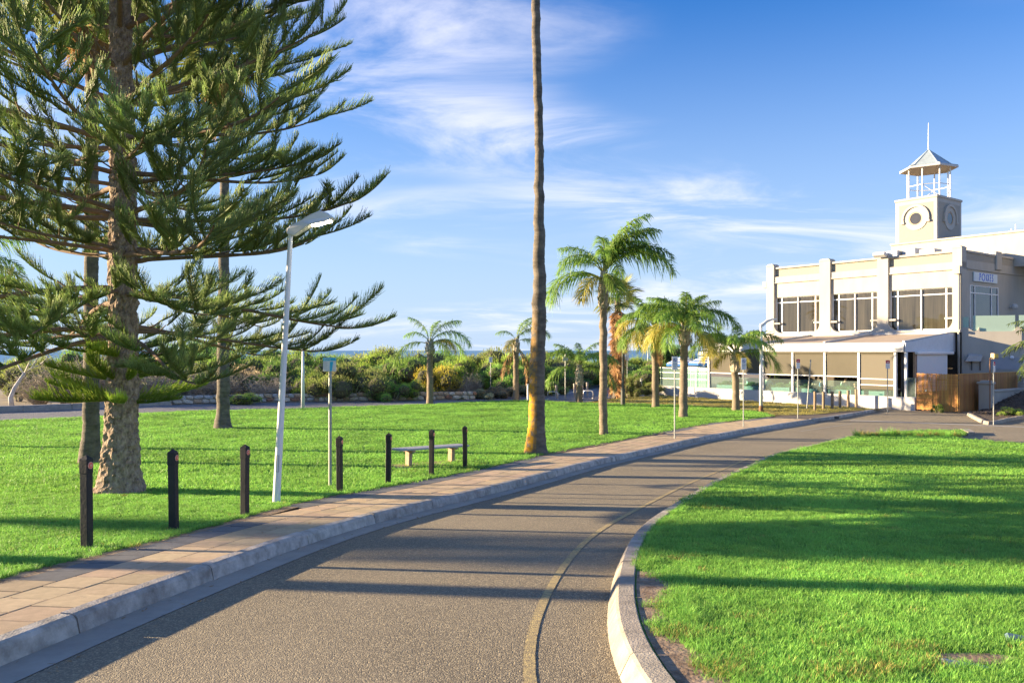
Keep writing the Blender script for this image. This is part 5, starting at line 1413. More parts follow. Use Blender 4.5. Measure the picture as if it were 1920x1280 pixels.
m = len(P); a = rng.uniform(0, 6.28, m); D = unit(np.stack([np.cos(a), np.sin(a), rng.uniform(-.1, .35, m)], 1)); S = unit(np.cross(D, np.array([0, 0, 1.0]) + rng.normal(0, .3, (m, 3))))
V, F, TT = blades(P, D, S, D * 0, rng.uniform(.012, .05, m), rng.uniform(.005, .016, m), 2, .3)
struct(link('leaf_litter', np_mesh('leaf_litter', [(V, F, 0, TT)], [mat('dry_leaf_litter', (.20, .12, .06), .8, .4, 30, col2=(.36, .25, .13))], False)), 'stuff')
# ------------------------------------------------------------------ the restaurant: local x along the street front towards the camera, y into the building
BO = Vector((22.5, 45.8, 0.0)); BR_ = math.atan2(-.801, .598)
m_stucco = mat('cream_painted_render', (0.335, .315, .275), .85, .09, 1.3, .25, 90, detail=9, stretch=(1, 1, .25))
m_rough = mat('pebbledash_panel', (0.27, .25, .21), .95, .12, 30, .9, 60, detail=6, dist=.02)
m_wpaint = mat('white_painted_wall', (0.42, .415, .40), .8, .05, 1.5, .2, 70, detail=8)
m_frame = mat('white_window_frame', (0.72, .69, .62), .5, .04, 5)
m_pane = mat('tinted_window_pane', (0.03, .027, .02), .02, .3, 1.2, spec=1.0, detail=3, col2=(0.06, .053, .038), stretch=(2.5, 2.5, .12))
m_panedark = mat('dark_window_pane', (0.04, .04, .042), .05, .2, 1.0, spec=.8)
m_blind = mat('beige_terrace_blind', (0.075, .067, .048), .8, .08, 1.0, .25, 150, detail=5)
m_roofcl = mat('beige_roof_fabric', (0.33, .265, .20), .85, .06, 1.5, .15, 120)
m_alu = mat('grey_aluminium', (0.36, .37, .38), .5, .1, 4, metal=.3)
m_zinc = mat('zinc_roof', (0.33, .39, .40), .45, .12, 3, .1, 30, metal=.3)
m_soffit = mat('timber_soffit', (0.36, .28, .19), .8, .1, 5)
g_clear = glass_mat('clear_balustrade_glass', (0.80, .92, .88), .06)
g_green = glass_mat('frosted_green_glass', (0.55, .75, .66), .6, .15)
g_pvc = glass_mat('clear_plastic_blind', (0.34, .31, .25), .5, .2)
B = empty('restaurant_building', BO, BR_); tag(B, 'cream two storey seaside restaurant with parapet and lantern tower', 'building')
def part(name, m, parent=None, smooth=False):
    def f(mb): return mb.build(name, m, parent or B, smooth)
    return f
# solid body behind the facade
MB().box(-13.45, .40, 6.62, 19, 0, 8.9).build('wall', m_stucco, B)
MB().box(-13.5, .44, 6.2, 6.62, 0, 4.42).build('ground_floor_wall', mat('interior_shade_wall', (.06, .05, .04), .8, .3, 2), B)  # shade of the terrace interior is put into this wall's colour
MB().bbox(-13.62, .46, 5.75, 6.62, 4.42, 4.58, .02).build('ledge', m_stucco, B)
bays = [(-12.95, -9.2), (-8.37, -4.95), (-4.2, -.12)]
# spandrels over the windows, band, parapet panels
for (x0, x1) in bays:
    MB().box(x0 - .05, x1 + .05, 6.18, 6.61, 7.24, 8.30).build('spandrel', m_stucco, B)
    MB().box(x0 - .05, x1 + .05, 6.26, 6.60, 8.78, 9.40).build('parapet_panel', m_rough, B)
    MB().bbox(x0 - .05, x1 + .05, 6.10, 6.62, 9.36, 9.50, .02).build('coping', m_stucco, B)
MB().bbox(-13.58, .44, 6.08, 6.63, 8.34, 8.78, .015).build('band', m_stucco, B)
MB().bbox(-13.6, .46, 6.05, 6.63, 8.30, 8.37, .01).build('string_course', m_stucco, B)
def pier(x0, x1, x2l=True, x2r=True):
    mb = MB(); mb.box(x0, x1, 6.0, 6.62, 4.58, 9.60)
    c = .09
    mb.prism([(x0, 9.60), (x1, 9.60), (x1, 9.66), (x1 - .14, 9.76), (x0 + .14, 9.76), (x0, 9.66)], lambda p: Vector((p[0], 5.97, p[1])), lambda p: Vector((p[0], 6.66, p[1])))
    o = mb.build('pier', m_stucco, B)
    # flared foot: quarter curves each side
    for sgn, xe, on in ((-1, x0, x2l), (1, x1, x2r)):
        if not on: continue
        cv = [(xe, 5.22), (xe, 4.585)] + [(xe + sgn * .62, 4.585)] + [(xe + sgn * (.62 - .62 * math.sin(a)), 4.60 + .60 * (1 - math.cos(a))) for a in np.linspace(.12, 1.5, 8)]
        MB().prism(cv, lambda p: Vector((p[0], 6.02, p[1])), lambda p: Vector((p[0], 6.30, p[1]))).build('flared_foot', m_stucco, o)
        MB().bbox(min(xe, xe + sgn * .50), max(xe, xe + sgn * .50), 6.03, 6.30, 5.24, 5.37, .012).build('sill_block', m_stucco, o)
for (a, c, l, r_) in [(-13.6, -12.95, False, True), (-9.2, -8.37, True, True), (-4.95, -4.2, True, True), (-.12, .44, True, False)]: pier(a, c, l, r_)
MB().bbox(-13.95, -13.55, 6.0, 6.5, 8.0, 8.5, .02).build('corbel', m_stucco, B)
def window(x0, x1, z0, z1, y, cols, zt, mp, parent, axis='x', cx0=0):
    """frame with mullions; panes are children. axis x: lies along x at depth y; axis y: along y at x = y"""
    def bx(mb, a, b, z_0, z_1, d0, d1):
        return mb.box(a, b, d0, d1, z_0, z_1) if axis == 'x' else mb.box(y - (d1 - y), y - (d0 - y), a, b, z_0, z_1)
    mb = MB(); f = .045
    for c in cols: bx(mb, c - f, c + f, z0, z1, y - .05, y + .05)
    bx(mb, x0, x1, zt - .035, zt + .035, y - .048, y + .048); bx(mb, x0, x1, z0, z0 + .07, y - .047, y + .047); bx(mb, x0, x1, z1 - .05, z1, y - .047, y + .047)
    o = mb.build('window', m_frame, parent)
    for a, b in zip(cols[:-1], cols[1:]):
        for (p, q) in ((z0 + .07, zt - .035), (zt + .035, z1 - .05)):
            pn = MB(); bx(pn, a + f, b - f, p, q, y - .006, y + .006); pn.build('pane', mp, o)
    return o
for (x0, x1) in bays:
    mid = (x0 + x1) / 2; w = x1 - x0
    window(x0, x1, 4.60, 7.25, 6.36, [x0 + .03, x0 + .5, mid, x1 - .5, x1 - .03], 6.85, m_pane, B)
    MB().tube([(mid, 6.28, 4.6), (mid, 6.28, 7.2)], .055, 10).build('pipe', m_frame, B)
# side towards the junction (upper storey, in shade)
MB().box(.41, .44, 11.1, 19, 4.42, 8.9).build('side_wall', m_stucco, B)
MB().box(.41, .44, 6.63, 7.1, 4.42, 8.9).build('side_wall', m_stucco, B); MB().box(.41, .44, 7.1, 11.1, 7.38, 8.9).build('side_wall', m_stucco, B)
MB().box(.41, .52, 6.63, 19, 8.34, 8.42).build('string_course', m_stucco, B); MB().box(.38, .435, 6.64, 19, 8.9, 9.42).build('parapet_panel', m_rough, B)
MB().bbox(.28, .5, 6.66, 19, 9.36, 9.5, .02).build('coping', m_stucco, B)
for y0 in (10.6, 15.2): MB().bbox(.3, .56, y0, y0 + .8, 8.5, 9.72, .05).build('pier', m_stucco, B)
window(7.1, 11.1, 4.6, 7.38, .40, [7.13, 7.75, 10.1, 11.07], 6.9, m_panedark, B, axis='y')
sg = MB().bbox(.46, .54, 7.45, 10.75, 7.62, 8.20, .015).build('name_board', mat('pale_blue_sign_board', (0.50, .56, .62), .5, .05, 3), B)
m_ltr = mat('blue_sign_letters', (0.015, .10, .50), .4, .05, 5)
for ch, yy, sx in (('P', 8.25, .62), ('O', 8.72, .95), ('X', 9.16, .45), ('X', 9.42, .45), ('E', 9.72, .5), ('S', 10.02, .55)):
    text(ch, .68, m_ltr, sg, (.545, yy, 7.90), (R(90), 0, R(90)), sx, 'letter', .006)
MB().tube([(.60, 12.9, 6.2), (.45, 12.9, 6.2)], .05, 10).build('wall_lamp_stem', m_frame, B)
bm = bmesh.new(); bmesh.ops.create_uvsphere(bm, u_segments=16, v_segments=10, radius=.2); me = bpy.data.meshes.new('globe'); bm.to_mesh(me); bm.free(); me.materials.append(m_wpaint)
o = link('globe_lamp', me, B); o.location = (.72, 12.9, 6.2)
# downpipe with rainwater head at the corner
MB().bbox(.12, .50, 5.62, 5.96, 7.98, 8.48, .02).build('rainwater_head', m_stucco, B)
MB().tube([(.32, 5.86, 0), (.32, 5.86, 8.0)], .075, 10).build('downpipe', m_stucco, B, True)
# ground floor wing that faces the junction, with balcony glass on top
WA, WB = Vector((.44, 6.0, 0)), Vector((3.15, 7.58, 0)); wd = (WB - WA).normalized(); wn_ = Vector((wd.y, -wd.x, 0))
def wing(t, d, z): return WA + wd * t + wn_ * -d + Vector((0, 0, z))
LW = (WB - WA).length
cut = [(0, 0), (LW, 0), (LW, 4.72), (LW - .25, 4.72)] + [(LW - .25 - .28 * (1 - math.cos(a)) - .02, 4.72 - .26 * math.sin(a)) for a in np.linspace(.1, 1.57, 6)] + [(.95, 4.46)] + [(.62 + .30 * math.sin(a), 4.46 + .26 * (1 - math.cos(a))) for a in np.linspace(1.5, .1, 6)] + [(.3, 4.72), (0, 4.72)]
MB().prism(cut, lambda p: wing(p[0], 0, p[1]), lambda p: wing(p[0], .3, p[1])).build('wing_wall', m_stucco, B)
MB().add([WB + Vector((0, 0, z)) for z in (0, 4.72)] + [WB + Vector((.3, 8, z)) for z in (4.72, 0)], [(0, 1, 2, 3)]).build('wing_side_wall', m_stucco, B)
MB().add([WA + Vector((0, .35, 4.40)), WB + Vector((-.1, .35, 4.40)), WB + Vector((.2, 8, 4.40)), Vector((.44, 15, 4.40))], [(0, 1, 2, 3)]).build('balcony_floor', m_cw, B)
for t0, t1, z0, z1 in ((.06, .38, 4.55, 5.36), (.62, LW - .32, 4.40, 5.42), (LW - .12, LW + .3, 4.6, 5.42)):
    MB().prism([(t0, z0), (t1, z0), (t1, z1), (t0, z1)], lambda p: wing(p[0], .10, p[1]), lambda p: wing(p[0], .125, p[1])).build('balcony_glass', g_green, B)
MB().prism([(1.55, 2.15), (LW - .12, 2.15), (LW - .12, 2.9), (1.55, 2.9)], lambda p: wing(p[0], -.03, p[1]), lambda p: wing(p[0], .02, p[1])).build('shutter_window', mat('grey_shutter', (0.27, .28, .31), .6, .05, 4), B)
hood = [(.15, 2.75), (.95, 2.75), (1.05, 3.05), (.35, 3.12)]
MB().prism(hood, lambda p: wing(p[0], -.45, p[1] - .1), lambda p: wing(p[0], 0, p[1])).build('door_hood', m_alu, B)
for t0 in (.5, .95): MB().prism([(t0, 2.1), (t0 + .05, 2.1), (t0 + .05, 2.85), (t0, 2.85)], lambda p: wing(p[0], -.06, p[1]), lambda p: wing(p[0], -.01, p[1])).build('bracket', m_dark, B)
o = link('security_camera', me.copy(), B); o.location = wing(2.62, -.12, 2.88); o.scale = (.55,) * 3; o.data.materials[0] = m_frame
# roof plant, flood lamp, aerials
MB().box(-13.4, .3, 6.7, 19, 8.9, 8.98).build('roof', m_cw, B)
for (x0, x1, y0, y1, z1) in ((-5.6, -4.3, 7.4, 8.6, 10.02), (-4.2, -3.3, 7.8, 9, 10.12), (-2.9, -1.9, 7.5, 8.5, 9.92), (-1.0, -.2, 12, 13.2, 9.9)):
    MB().bbox(x0, x1, y0, y1, 8.98, z1, .03).build('roof_unit', m_alu, B)
M = Matrix.Translation((-4.55, 5.62, 9.62)) @ Matrix.Rotation(R(-25), 4, 'X')
MB().bbox(-.42, .42, -.18, .18, -.13, .13, .03, M).build('flood_lamp', m_alu, B); MB().tube([(-4.55, 5.62, 9.7), (-4.55, 6.1, 9.85)], .03, 8).build('lamp_bracket', m_alu, B)
for i, (x, h) in enumerate(((-.1, 11.6), (.05, 11.9))): MB().tube([(x, 14.5 + i * .3, 8.9), (x, 14.5 + i * .3, h)], .035, 6).build('aerial', m_frame, B)
# upper wall behind and the tower
MB().box(-7.9, 12, 13.4, 19, 8.9, 11.2).build('penthouse_wall', m_stucco, B); MB().bbox(-7.95, 12, 13.3, 13.7, 11.16, 11.3, .02).build('coping', m_stucco, B)
TX0, TX1, TY0, TY1, TZ = -7.85, -4.8, 13.95, 17.75, 14.62
MB().box(TX0, TX1, TY0, TY1, 8.9, 14.5).build('tower_wall', m_stucco, B)
MB().bbox(TX0 - .07, TX1 + .07, TY0 - .07, TY1 + .07, 14.44, TZ, .03).build('tower_coping', m_stucco, B)
tcx, tcy = (TX0 + TX1) / 2, (TY0 + TY1) / 2
MB().box(TX0 + .28, TX1 - .28, TY0 - .012, TY0, 11.4, 14.15).build('render_panel', m_rough, B); MB().box(TX1, TX1 + .012, TY0 + .28, TY1 - .28, 11.4, 14.15).build('render_panel', m_rough, B)
def ring(n, r0, r1, d, a0, a1, f):
    mb = MB(); vs, fs = [], []
    for i in range(n + 1):
        a = a0 + (a1 - a0) * i / n
        for (r_, dd) in ((r0, 0), (r1, 0), (r1, d), (r0, d)): vs.append(f(r_ * math.cos(a), r_ * math.sin(a), dd))
    for i in range(n):
        for k in range(4): fs.append((i * 4 + k, i * 4 + (k + 1) % 4, i * 4 + 4 + (k + 1) % 4, i * 4 + 4 + k))
    mb.add(vs, fs); return mb
for face in (0, 1):
    zc_ = 13.05
    f = (lambda a, b, d: Vector((tcx + a, TY0 - .013 - d, zc_ + b))) if face == 0 else (lambda a, b, d: Vector((TX1 + .013 + d, tcy + a, zc_ + b)))
    o = ring(36, .50, .86, .05, 0, 2 * math.pi, f).build('round_window', m_stucco, B)
    ring(20, .86, 1.03, .14, R(-12), R(192), f).build('hood_mould', m_stucco, o)
    ring(30, .42, .52, .03, 0, 2 * math.pi, f).build('window_rim', m_soffit, o)
    for sg_ in (-1, 1):
        mb = MB(); vs = [f(sg_ * .94 + a * .13, -.26 + b * .07, d) for d in (0, .16) for b in (-1, 1) for a in (-1, 1)]
        mb.add(vs, [(0, 2, 3, 1), (4, 5, 7, 6), (0, 1, 5, 4), (2, 6, 7, 3), (0, 4, 6, 2), (1, 3, 7, 5)]); mb.build('label_stop', m_stucco, o)
    mb = MB(); mb.add([f(.47 * math.cos(a), .47 * math.sin(a), .008) for a in np.linspace(0, 6.2832, 31)[:-1]], [tuple(range(30))]); mb.build('pane', m_panedark, o)
# lantern: six posts pairs, rails, hipped zinc roof, spire
hexa = [R(18 + 60 * i) for i in range(6)]
def hx(r_, a, z): return Vector((tcx + r_ * math.cos(a), tcy + r_ * math.sin(a), z))
mb = MB(); lo = [hx(2.0, a, 16.86) for a in hexa]; mi = [hx(2.0, a, 17.0) for a in hexa]; inn = [hx(1.55, a, 17.12) for a in hexa]; ap = Vector((tcx, tcy, 18.45))
mb.add(mi + inn, [(i, (i + 1) % 6, (i + 1) % 6 + 6, i + 6) for i in range(6)]); mb.add(inn + [ap], [(i, (i + 1) % 6, 6) for i in range(6)])
rf = mb.build('lantern_roof', m_zinc, B)
for i in range(6): MB().tube([hx(1.98, hexa[i], 17.03), hx(1.55, hexa[i], 17.15), ap], .03, 5).build('ridge_cap', m_zinc, rf)
mb = MB(); mb.add(lo + mi, [(i, (i + 1) % 6, (i + 1) % 6 + 6, i + 6) for i in range(6)]); mb.build('fascia', m_wpaint, rf)
mb = MB(); mb.add([v + Vector((0, 0, .002)) for v in lo], [tuple(range(6))]); mb.build('soffit', m_soffit, rf)
MB().tube([(tcx, tcy, 18.38), (tcx, tcy, 19.2), (tcx, tcy, 20.45)], [.05, .035, .02], 8).build('spire', m_whitepole, rf)
for i in range(8):
    a = R(10 + 45 * i); MB().tube([hx(1.5, a, TZ), hx(1.5, a, 16.9)], .05, 8).build('lantern_post', m_whitepole, B)
    a2 = R(10 + 45 * (i + 1))
    for z in (15.62,): MB().tube([hx(1.5, a, z), hx(1.5, a2, z)], .032, 6).build('lantern_rail', m_whitepole, B)
    if i % 2 == 0: MB().tube([hx(1.5, a, 15.6), hx(1.5, a2, 14.7)], .025, 6).build('lantern_brace', m_whitepole, B)

# ------------------------------------------------------------------ terrace in front
T = empty('terrace', BO, BR_); tag(T, 'long low terrace with white wall, beige blinds and sloping fabric roof', 'terrace')
XL, XR, XF = -14.3, 0.0, -19.0
MB().bbox(XF, .62, -.02, .30, -.15, .63, .012).build('base_wall', m_wpaint, T)
MB().bbox(XR + .1, .62, -.12, .45, -.15, .655, .02).build('base_wall_end', m_wpaint, T)
MB().box(XF, .6, .29, 6.15, .10, .25).build('floor', mat('dark_deck', (.09, .075, .06), .8, .3, 3), T)
posts = [-.62, -2.85, -5.1, -7.38, -9.65, -11.92, -14.2]
for x in posts: MB().bbox(x - .07, x + .07, .05, .22, .63, 3.2, .01).build('post', m_whitepole, T)
mb = MB(); mb.prism([(-.12, 3.22), (.30, 3.22), (.30, 3.74), (.10, 3.78), (-.08, 3.70), (-.14, 3.45)], lambda p: Vector((XL, p[0], p[1])), lambda p: Vector((XR - .02, p[0], p[1]))); mb.build('gutter_beam', m_wpaint, T)
def roof_z(y): return 3.74 + (y - .1) * (4.36 - 3.74) / 6.0
segs = [XL, -9.65, -5.1, XR - .1]
for a, c in zip(segs[:-1], segs[1:]):
    n = 8; mb = MB(); vs, fs = [], []
    for i in range(n + 1):
        for j in range(5):
            x = a + .06 + (c - a - .12) * i / n; y = .22 + 5.6 * j / 4
            vs.append((x, y, roof_z(y) + .03 - .035 * math.sin(math.pi * j / 4) * (.5 + .5 * math.cos(i * math.pi / n * 4))))
    for i in range(n):
        for j in range(4): fs.append((i * 5 + j, i * 5 + j + 1, i * 5 + j + 6, i * 5 + j + 5))
    mb.add(vs, fs); mb.build('roof_panel', m_roofcl, T, True)
for x in [XL, -9.65, -5.1, XR - .1]:
    mb = MB(); mb.prism([(.02, 3.70), (5.9, 4.31), (5.9, 4.46), (.02, 3.86)], lambda p: Vector((x - .06, p[0], p[1])), lambda p: Vector((x + .06, p[0], p[1]))); mb.build('roof_rail', m_alu, T)
MB().bbox(XL, XR - .05, 5.55, 5.74, 4.28, 4.44, .012).build('flashing', m_wpaint, T)
allp = posts[::-1]
for i, (a, c) in enumerate(zip(allp[:-1], allp[1:])):
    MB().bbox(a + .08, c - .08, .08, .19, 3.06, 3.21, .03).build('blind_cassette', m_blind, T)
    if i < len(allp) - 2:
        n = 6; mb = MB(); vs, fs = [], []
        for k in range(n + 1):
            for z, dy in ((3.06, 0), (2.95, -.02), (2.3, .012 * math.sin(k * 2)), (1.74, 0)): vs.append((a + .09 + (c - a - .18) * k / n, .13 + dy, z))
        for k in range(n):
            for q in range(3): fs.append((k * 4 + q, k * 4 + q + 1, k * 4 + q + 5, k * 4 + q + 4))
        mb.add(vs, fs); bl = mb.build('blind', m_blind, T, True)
        MB().bbox(a + .09, c - .09, .10, .16, 1.68, 1.75, .012).build('bottom_bar', m_frame, bl)
    else:
        MB().box(a + .09, c - .09, .12, .128, 1.28, 3.06).build('plastic_blind', g_pvc, T)
        for z in (1.26, 1.62): MB().bbox(a + .09, c - .09, .10, .15, z - .03, z + .03, .01).build('bottom_bar', m_frame, T)
        MB().box(a + .09, c - .09, .11, .118, 1.0, 1.24).build('blind_hem', m_blind, T)
    MB().box(a + .09, c - .09, .16, .172, .64, 1.45).build('glass_panel', g_clear, T)
# gable end, roller blind and dark opening towards the gate
mb = MB(); mb.prism([(-.05, 3.22), (6.0, 3.22), (6.0, 4.42), (-.05, 3.74)], lambda p: Vector((XR, p[0], p[1])), lambda p: Vector((XR + .06, p[0], p[1]))); mb.build('gable_panel', mat('pale_grey_cladding', (0.50, .53, .56), .7, .05, 3), T)
MB().bbox(XR - .04, XR + .10, -.02, .12, .63, 3.2, .012).build('post', m_whitepole, T)
MB().bbox(XR - .05, XR + .09, 1.0, 1.16, .2, 3.2, .012).build('post', m_legb, T)
MB().bbox(XR + .065, XR + .28, .95, 5.4, 3.06, 3.24, .04).build('roller_cassette', m_whitepole, T)
mb = MB(); n = 44; vs, fs = [], []
for i in range(n + 1):
    y = 1.18 + 3.7 * i / n
    for z in (.9, 3.1): vs.append((XR + .10 + (.03 if i % 2 else 0), y, z))
for i in range(n): fs.append((2 * i, 2 * i + 1, 2 * i + 3, 2 * i + 2))
mb.add(vs, fs); mb.build('roller_blind', mat('white_roller_blind', (0.58, .61, .66), .8, .04, 3), T)
MB().box(XR - .5, XR - .45, .5, 5.9, .2, 3.2).build('opening_backing', mat('opening_shade', (.05, .052, .055), .8, .2, 4), T)  # dark sheet stands in for the shade inside the opening
MB().box(XR + .02, XR + .03, .1, .95, .64, 1.75).build('glass_panel', g_clear, T)
MB().tube([(XR + .62, -.02, .6), (XR + .62, -.02, 1.75)], .03, 8).build('glass_post', m_steel, T); MB().box(XR + .1, XR + .6, -.03, -.02, .66, 1.75).build('glass_panel', g_clear, T)
# open deck beyond the roof, with glass screen
dk = np.linspace(XF + .1, XL - .1, 4)
for a, c in zip(dk[:-1], dk[1:]):
    MB().box(a + .04, c - .04, .12, .132, .64, 2.0).build('glass_panel', glass_mat('green_screen_glass', (0.70, .86, .80), .12) if 'green_screen_glass' not in MATS else MATS['green_screen_glass'], T)
    for z in (1.2, 1.65, 2.0): MB().tube([(a, .126, z), (c, .126, z)], .014, 6).build('rail', m_steel, T)
mb = MB(); pole_o = empty('striped_pole', Vector((0, 0, 0))); pole_o.parent = None
pw = B.matrix_basis if False else Matrix.Translation(BO) @ Matrix.Rotation(BR_, 4, 'Z')
pole_o.matrix_world = pw @ Matrix.Translation((XF + .05, -.1, 0)); tag(pole_o, 'red and white banded pole at the far corner of the glass screen', 'pole')
m_redp = mat('red_band_paint', (.62, .07, .04), .5, .05, 5)
for i in range(7): MB().tube([(0, 0, i * .32), (0, 0, i * .32 + .32)], .055, 10).build('band', m_redp if i in (2, 4, 6) else m_whitepole, pole_o)
# white frame on the deck
fr = empty('white_pergola'); fr.matrix_world = pw @ Matrix.Translation((-16.0, 2.2, .25)); tag(fr, 'tall white post and beam frame above the striped umbrellas', 'frame')
MB().bbox(-.16, .16, -.16, .16, 0, 3.35, .02).build('upright', m_wpaint, fr); MB().bbox(-.9, 3.2, -.10, .10, 2.72, 2.95, .02).build('beam', m_wpaint, fr)
m_ub, m_uw = mat('umbrella_blue', (.02, .10, .30), .8, .1, 4), mat('umbrella_white', (.66, .66, .66), .8, .06, 4)
def umbrella(x, y, z, r_, label, rz):
    U = empty('market_umbrella'); U.matrix_world = pw @ Matrix.Translation((x, y, .25)) @ Matrix.Rotation(rz, 4, 'Z'); tag(U, label, 'umbrella', 'striped umbrellas on the deck')
    MB().tube([(0, 0, 0), (0, 0, z + .75)], .03, 8).build('pole', m_whitepole, U)
    n = 8; bands = 8
    mb = MB()
    for k in range(bands):
        r0, r1 = r_ * k / bands, r_ * (k + 1) / bands
        z0, z1 = z + .72 * (1 - k / bands), z + .72 * (1 - (k + 1) / bands)
        vs = []
        for i in range(n):
            a = 6.2832 * i / n
            vs += [(r0 * math.cos(a), r0 * math.sin(a), z0), (r1 * math.cos(a), r1 * math.sin(a), z1)]
        mb.cur = k % 2; mb.add(vs, [(2 * i, 2 * i + 1, (2 * i + 3) % (2 * n), (2 * i + 2) % (2 * n)) for i in range(n)])
    cn = mb.build('canopy', [m_ub, m_uw], U)
    mb = MB(); vs = []
    for i in range(n):
        a = 6.2832 * i / n; vs += [(r_ * math.cos(a), r_ * math.sin(a), z + .001), (r_ * 1.0 * math.cos(a), r_ * 1.0 * math.sin(a), z - .2)]
    mb.add(vs, [(2 * i, 2 * i + 1, (2 * i + 3) % (2 * n), (2 * i + 2) % (2 * n)) for i in range(n)]); mb.build('valance', m_ub, cn)
    for i in range(n): a = 6.2832 * i / n; MB().tube([(0, 0, z + .3), (r_ * .97 * math.cos(a), r_ * .97 * math.sin(a), z - .01)], .012, 4).build('rib', m_whitepole, U)
umbrella(-15.75, 1.9, 2.15, 1.5, 'blue and white striped umbrella next to the terrace post', .2)
umbrella(-18.3, 2.2, 2.05, 1.4, 'blue and white striped umbrella farther from the terrace', .5)
def put_local(name, x, y, z, rz, label, cat, group=None):
    o = empty(name); o.matrix_world = pw @ Matrix.Translation((x, y, z)) @ Matrix.Rotation(rz, 4, 'Z'); tag(o, label, cat, group); return o
# folded screen on the deck
S_ = put_local('canvas_screen', -16.6, 1.2, .25, 0, 'pale green canvas wind screen behind the deck glass', 'screen')
m_cv = mat('pale_green_canvas', (.52, .60, .53), .85, .05, 3, .2, 60)
for i in range(3):
    mb = MB(); n = 12; vs, fs = [], []
    for k in range(n + 1):
        for zz in (.0, 1.85): vs.append((-1.2 + i * .85 + .8 * k / n, .03 * math.sin(k * 1.9), zz))
    mb.add(vs, [(2 * k, 2 * k + 1, 2 * k + 3, 2 * k + 2) for k in range(n)]); mb.build('panel', m_cv, S_, True)
for i in range(4): MB().tube([(-1.22 + i * .85, 0, 0), (-1.22 + i * .85, 0, 1.9)], .02, 6).build('pole', m_steel, S_)
# planters, chairs, tables and diners
m_plb = mat('blue_grey_planter', (.13, .20, .22), .7, .1, 5); m_pleaf = LEAF['dark']
pl_x = [-2.2, -4.3, -6.6, -8.6, -10.8, -13.0]
PLN = ['in the bay with two seated guests', 'between the last two full blinds', 'behind the leaning bare post', 'behind the white street light', 'right of the shaggy palm', 'at the far end of the covered bays']
PLN = ['planter box nearest the plastic blind', 'second planter box from the plastic blind', 'third planter box from the plastic blind', 'fourth planter box from the plastic blind', 'fifth planter box from the plastic blind', 'planter box at the far end of the covered terrace']
pc = crown_mesh('dark', 2)
for i, x in enumerate(pl_x):
    P_ = put_local('planter_box', x, .62, .25, 0, 'blue grey slatted ' + PLN[i], 'planter', 'planter boxes inside the terrace glass')
    for k in range(4): MB().bbox(-.72, .72, -.20, .20, .02 + k * .155, .02 + k * .155 + .145, .006).build('slat', m_plb, P_)
    for sx in (-.73, .73): MB().bbox(sx - .03, sx + .03, -.21, .21, 0, .66, .006).build('corner_post', m_plb, P_)
    c = link('plant', pc, P_); c.location = (0, 0, .55); c.scale = (.75, .26, .42)
m_chair = mat('pale_blue_chair', (.36, .47, .50), .6, .06, 5)
def chair(x, y, rz, label):
    C_ = put_local('chair', x, y, .25, rz, label, 'chair', 'pale blue chairs on the terrace')
    MB().bbox(-.22, .22, -.22, .22, .42, .46, .01).build('seat', m_chair, C_); MB().bbox(-.22, .22, .18, .22, .46, .92, .012).build('backrest', m_chair, C_)
    for sx in (-.19, .19):
        for sy in (-.19, .19): MB().box(sx - .018, sx + .018, sy - .018, sy + .018, 0, .42).build('leg', m_chair, C_)
def table(x, y, label):
    t = put_local('table', x, y, .25, 0, label, 'table', 'white tables on the terrace')
    MB().bbox(-.4, .4, -.4, .4, .70, .74, .01).build('tabletop', m_wpaint, t); MB().tube([(0, 0, .03), (0, 0, .70)], .04, 8).build('stem', m_steel, t); MB().tube([(0, 0, 0), (0, 0, .03)], .25, 14).build('base', m_steel, t)
tb = [(-1.7, 1.6), (-5.6, 1.7), (-8.0, 1.9), (-10.0, 1.7), (-12.3, 1.8)]
for i, (x, y) in enumerate(tb): table(x, y, ['white table behind the plastic blind', 'white table beside the guest in pink', 'white table behind the leaning bare post', 'white table behind the white street light', 'white table at the far end of the covered terrace'][i])
for x, y, rz, lab in [(-1.1, 1.3, 2.8, 'pale blue chair nearest the gate end'), (-2.3, 1.5, 1.2, 'pale blue chair behind the plastic blind, left side'), (-9.2, 1.0, 1.7, 'pale blue chair behind the white street light'), (-12.9, 1.0, .4, 'pale blue chair near the shaggy palm'), (-11.5, 1.2, 2.4, 'pale blue chair right of the shaggy palm')]: chair(x, y, rz, lab)
m_skin = mat('skin', (.45, .27, .19), .6, .05, 5); m_hair = mat('brown_hair', (.05, .03, .02), .7, .2, 20)
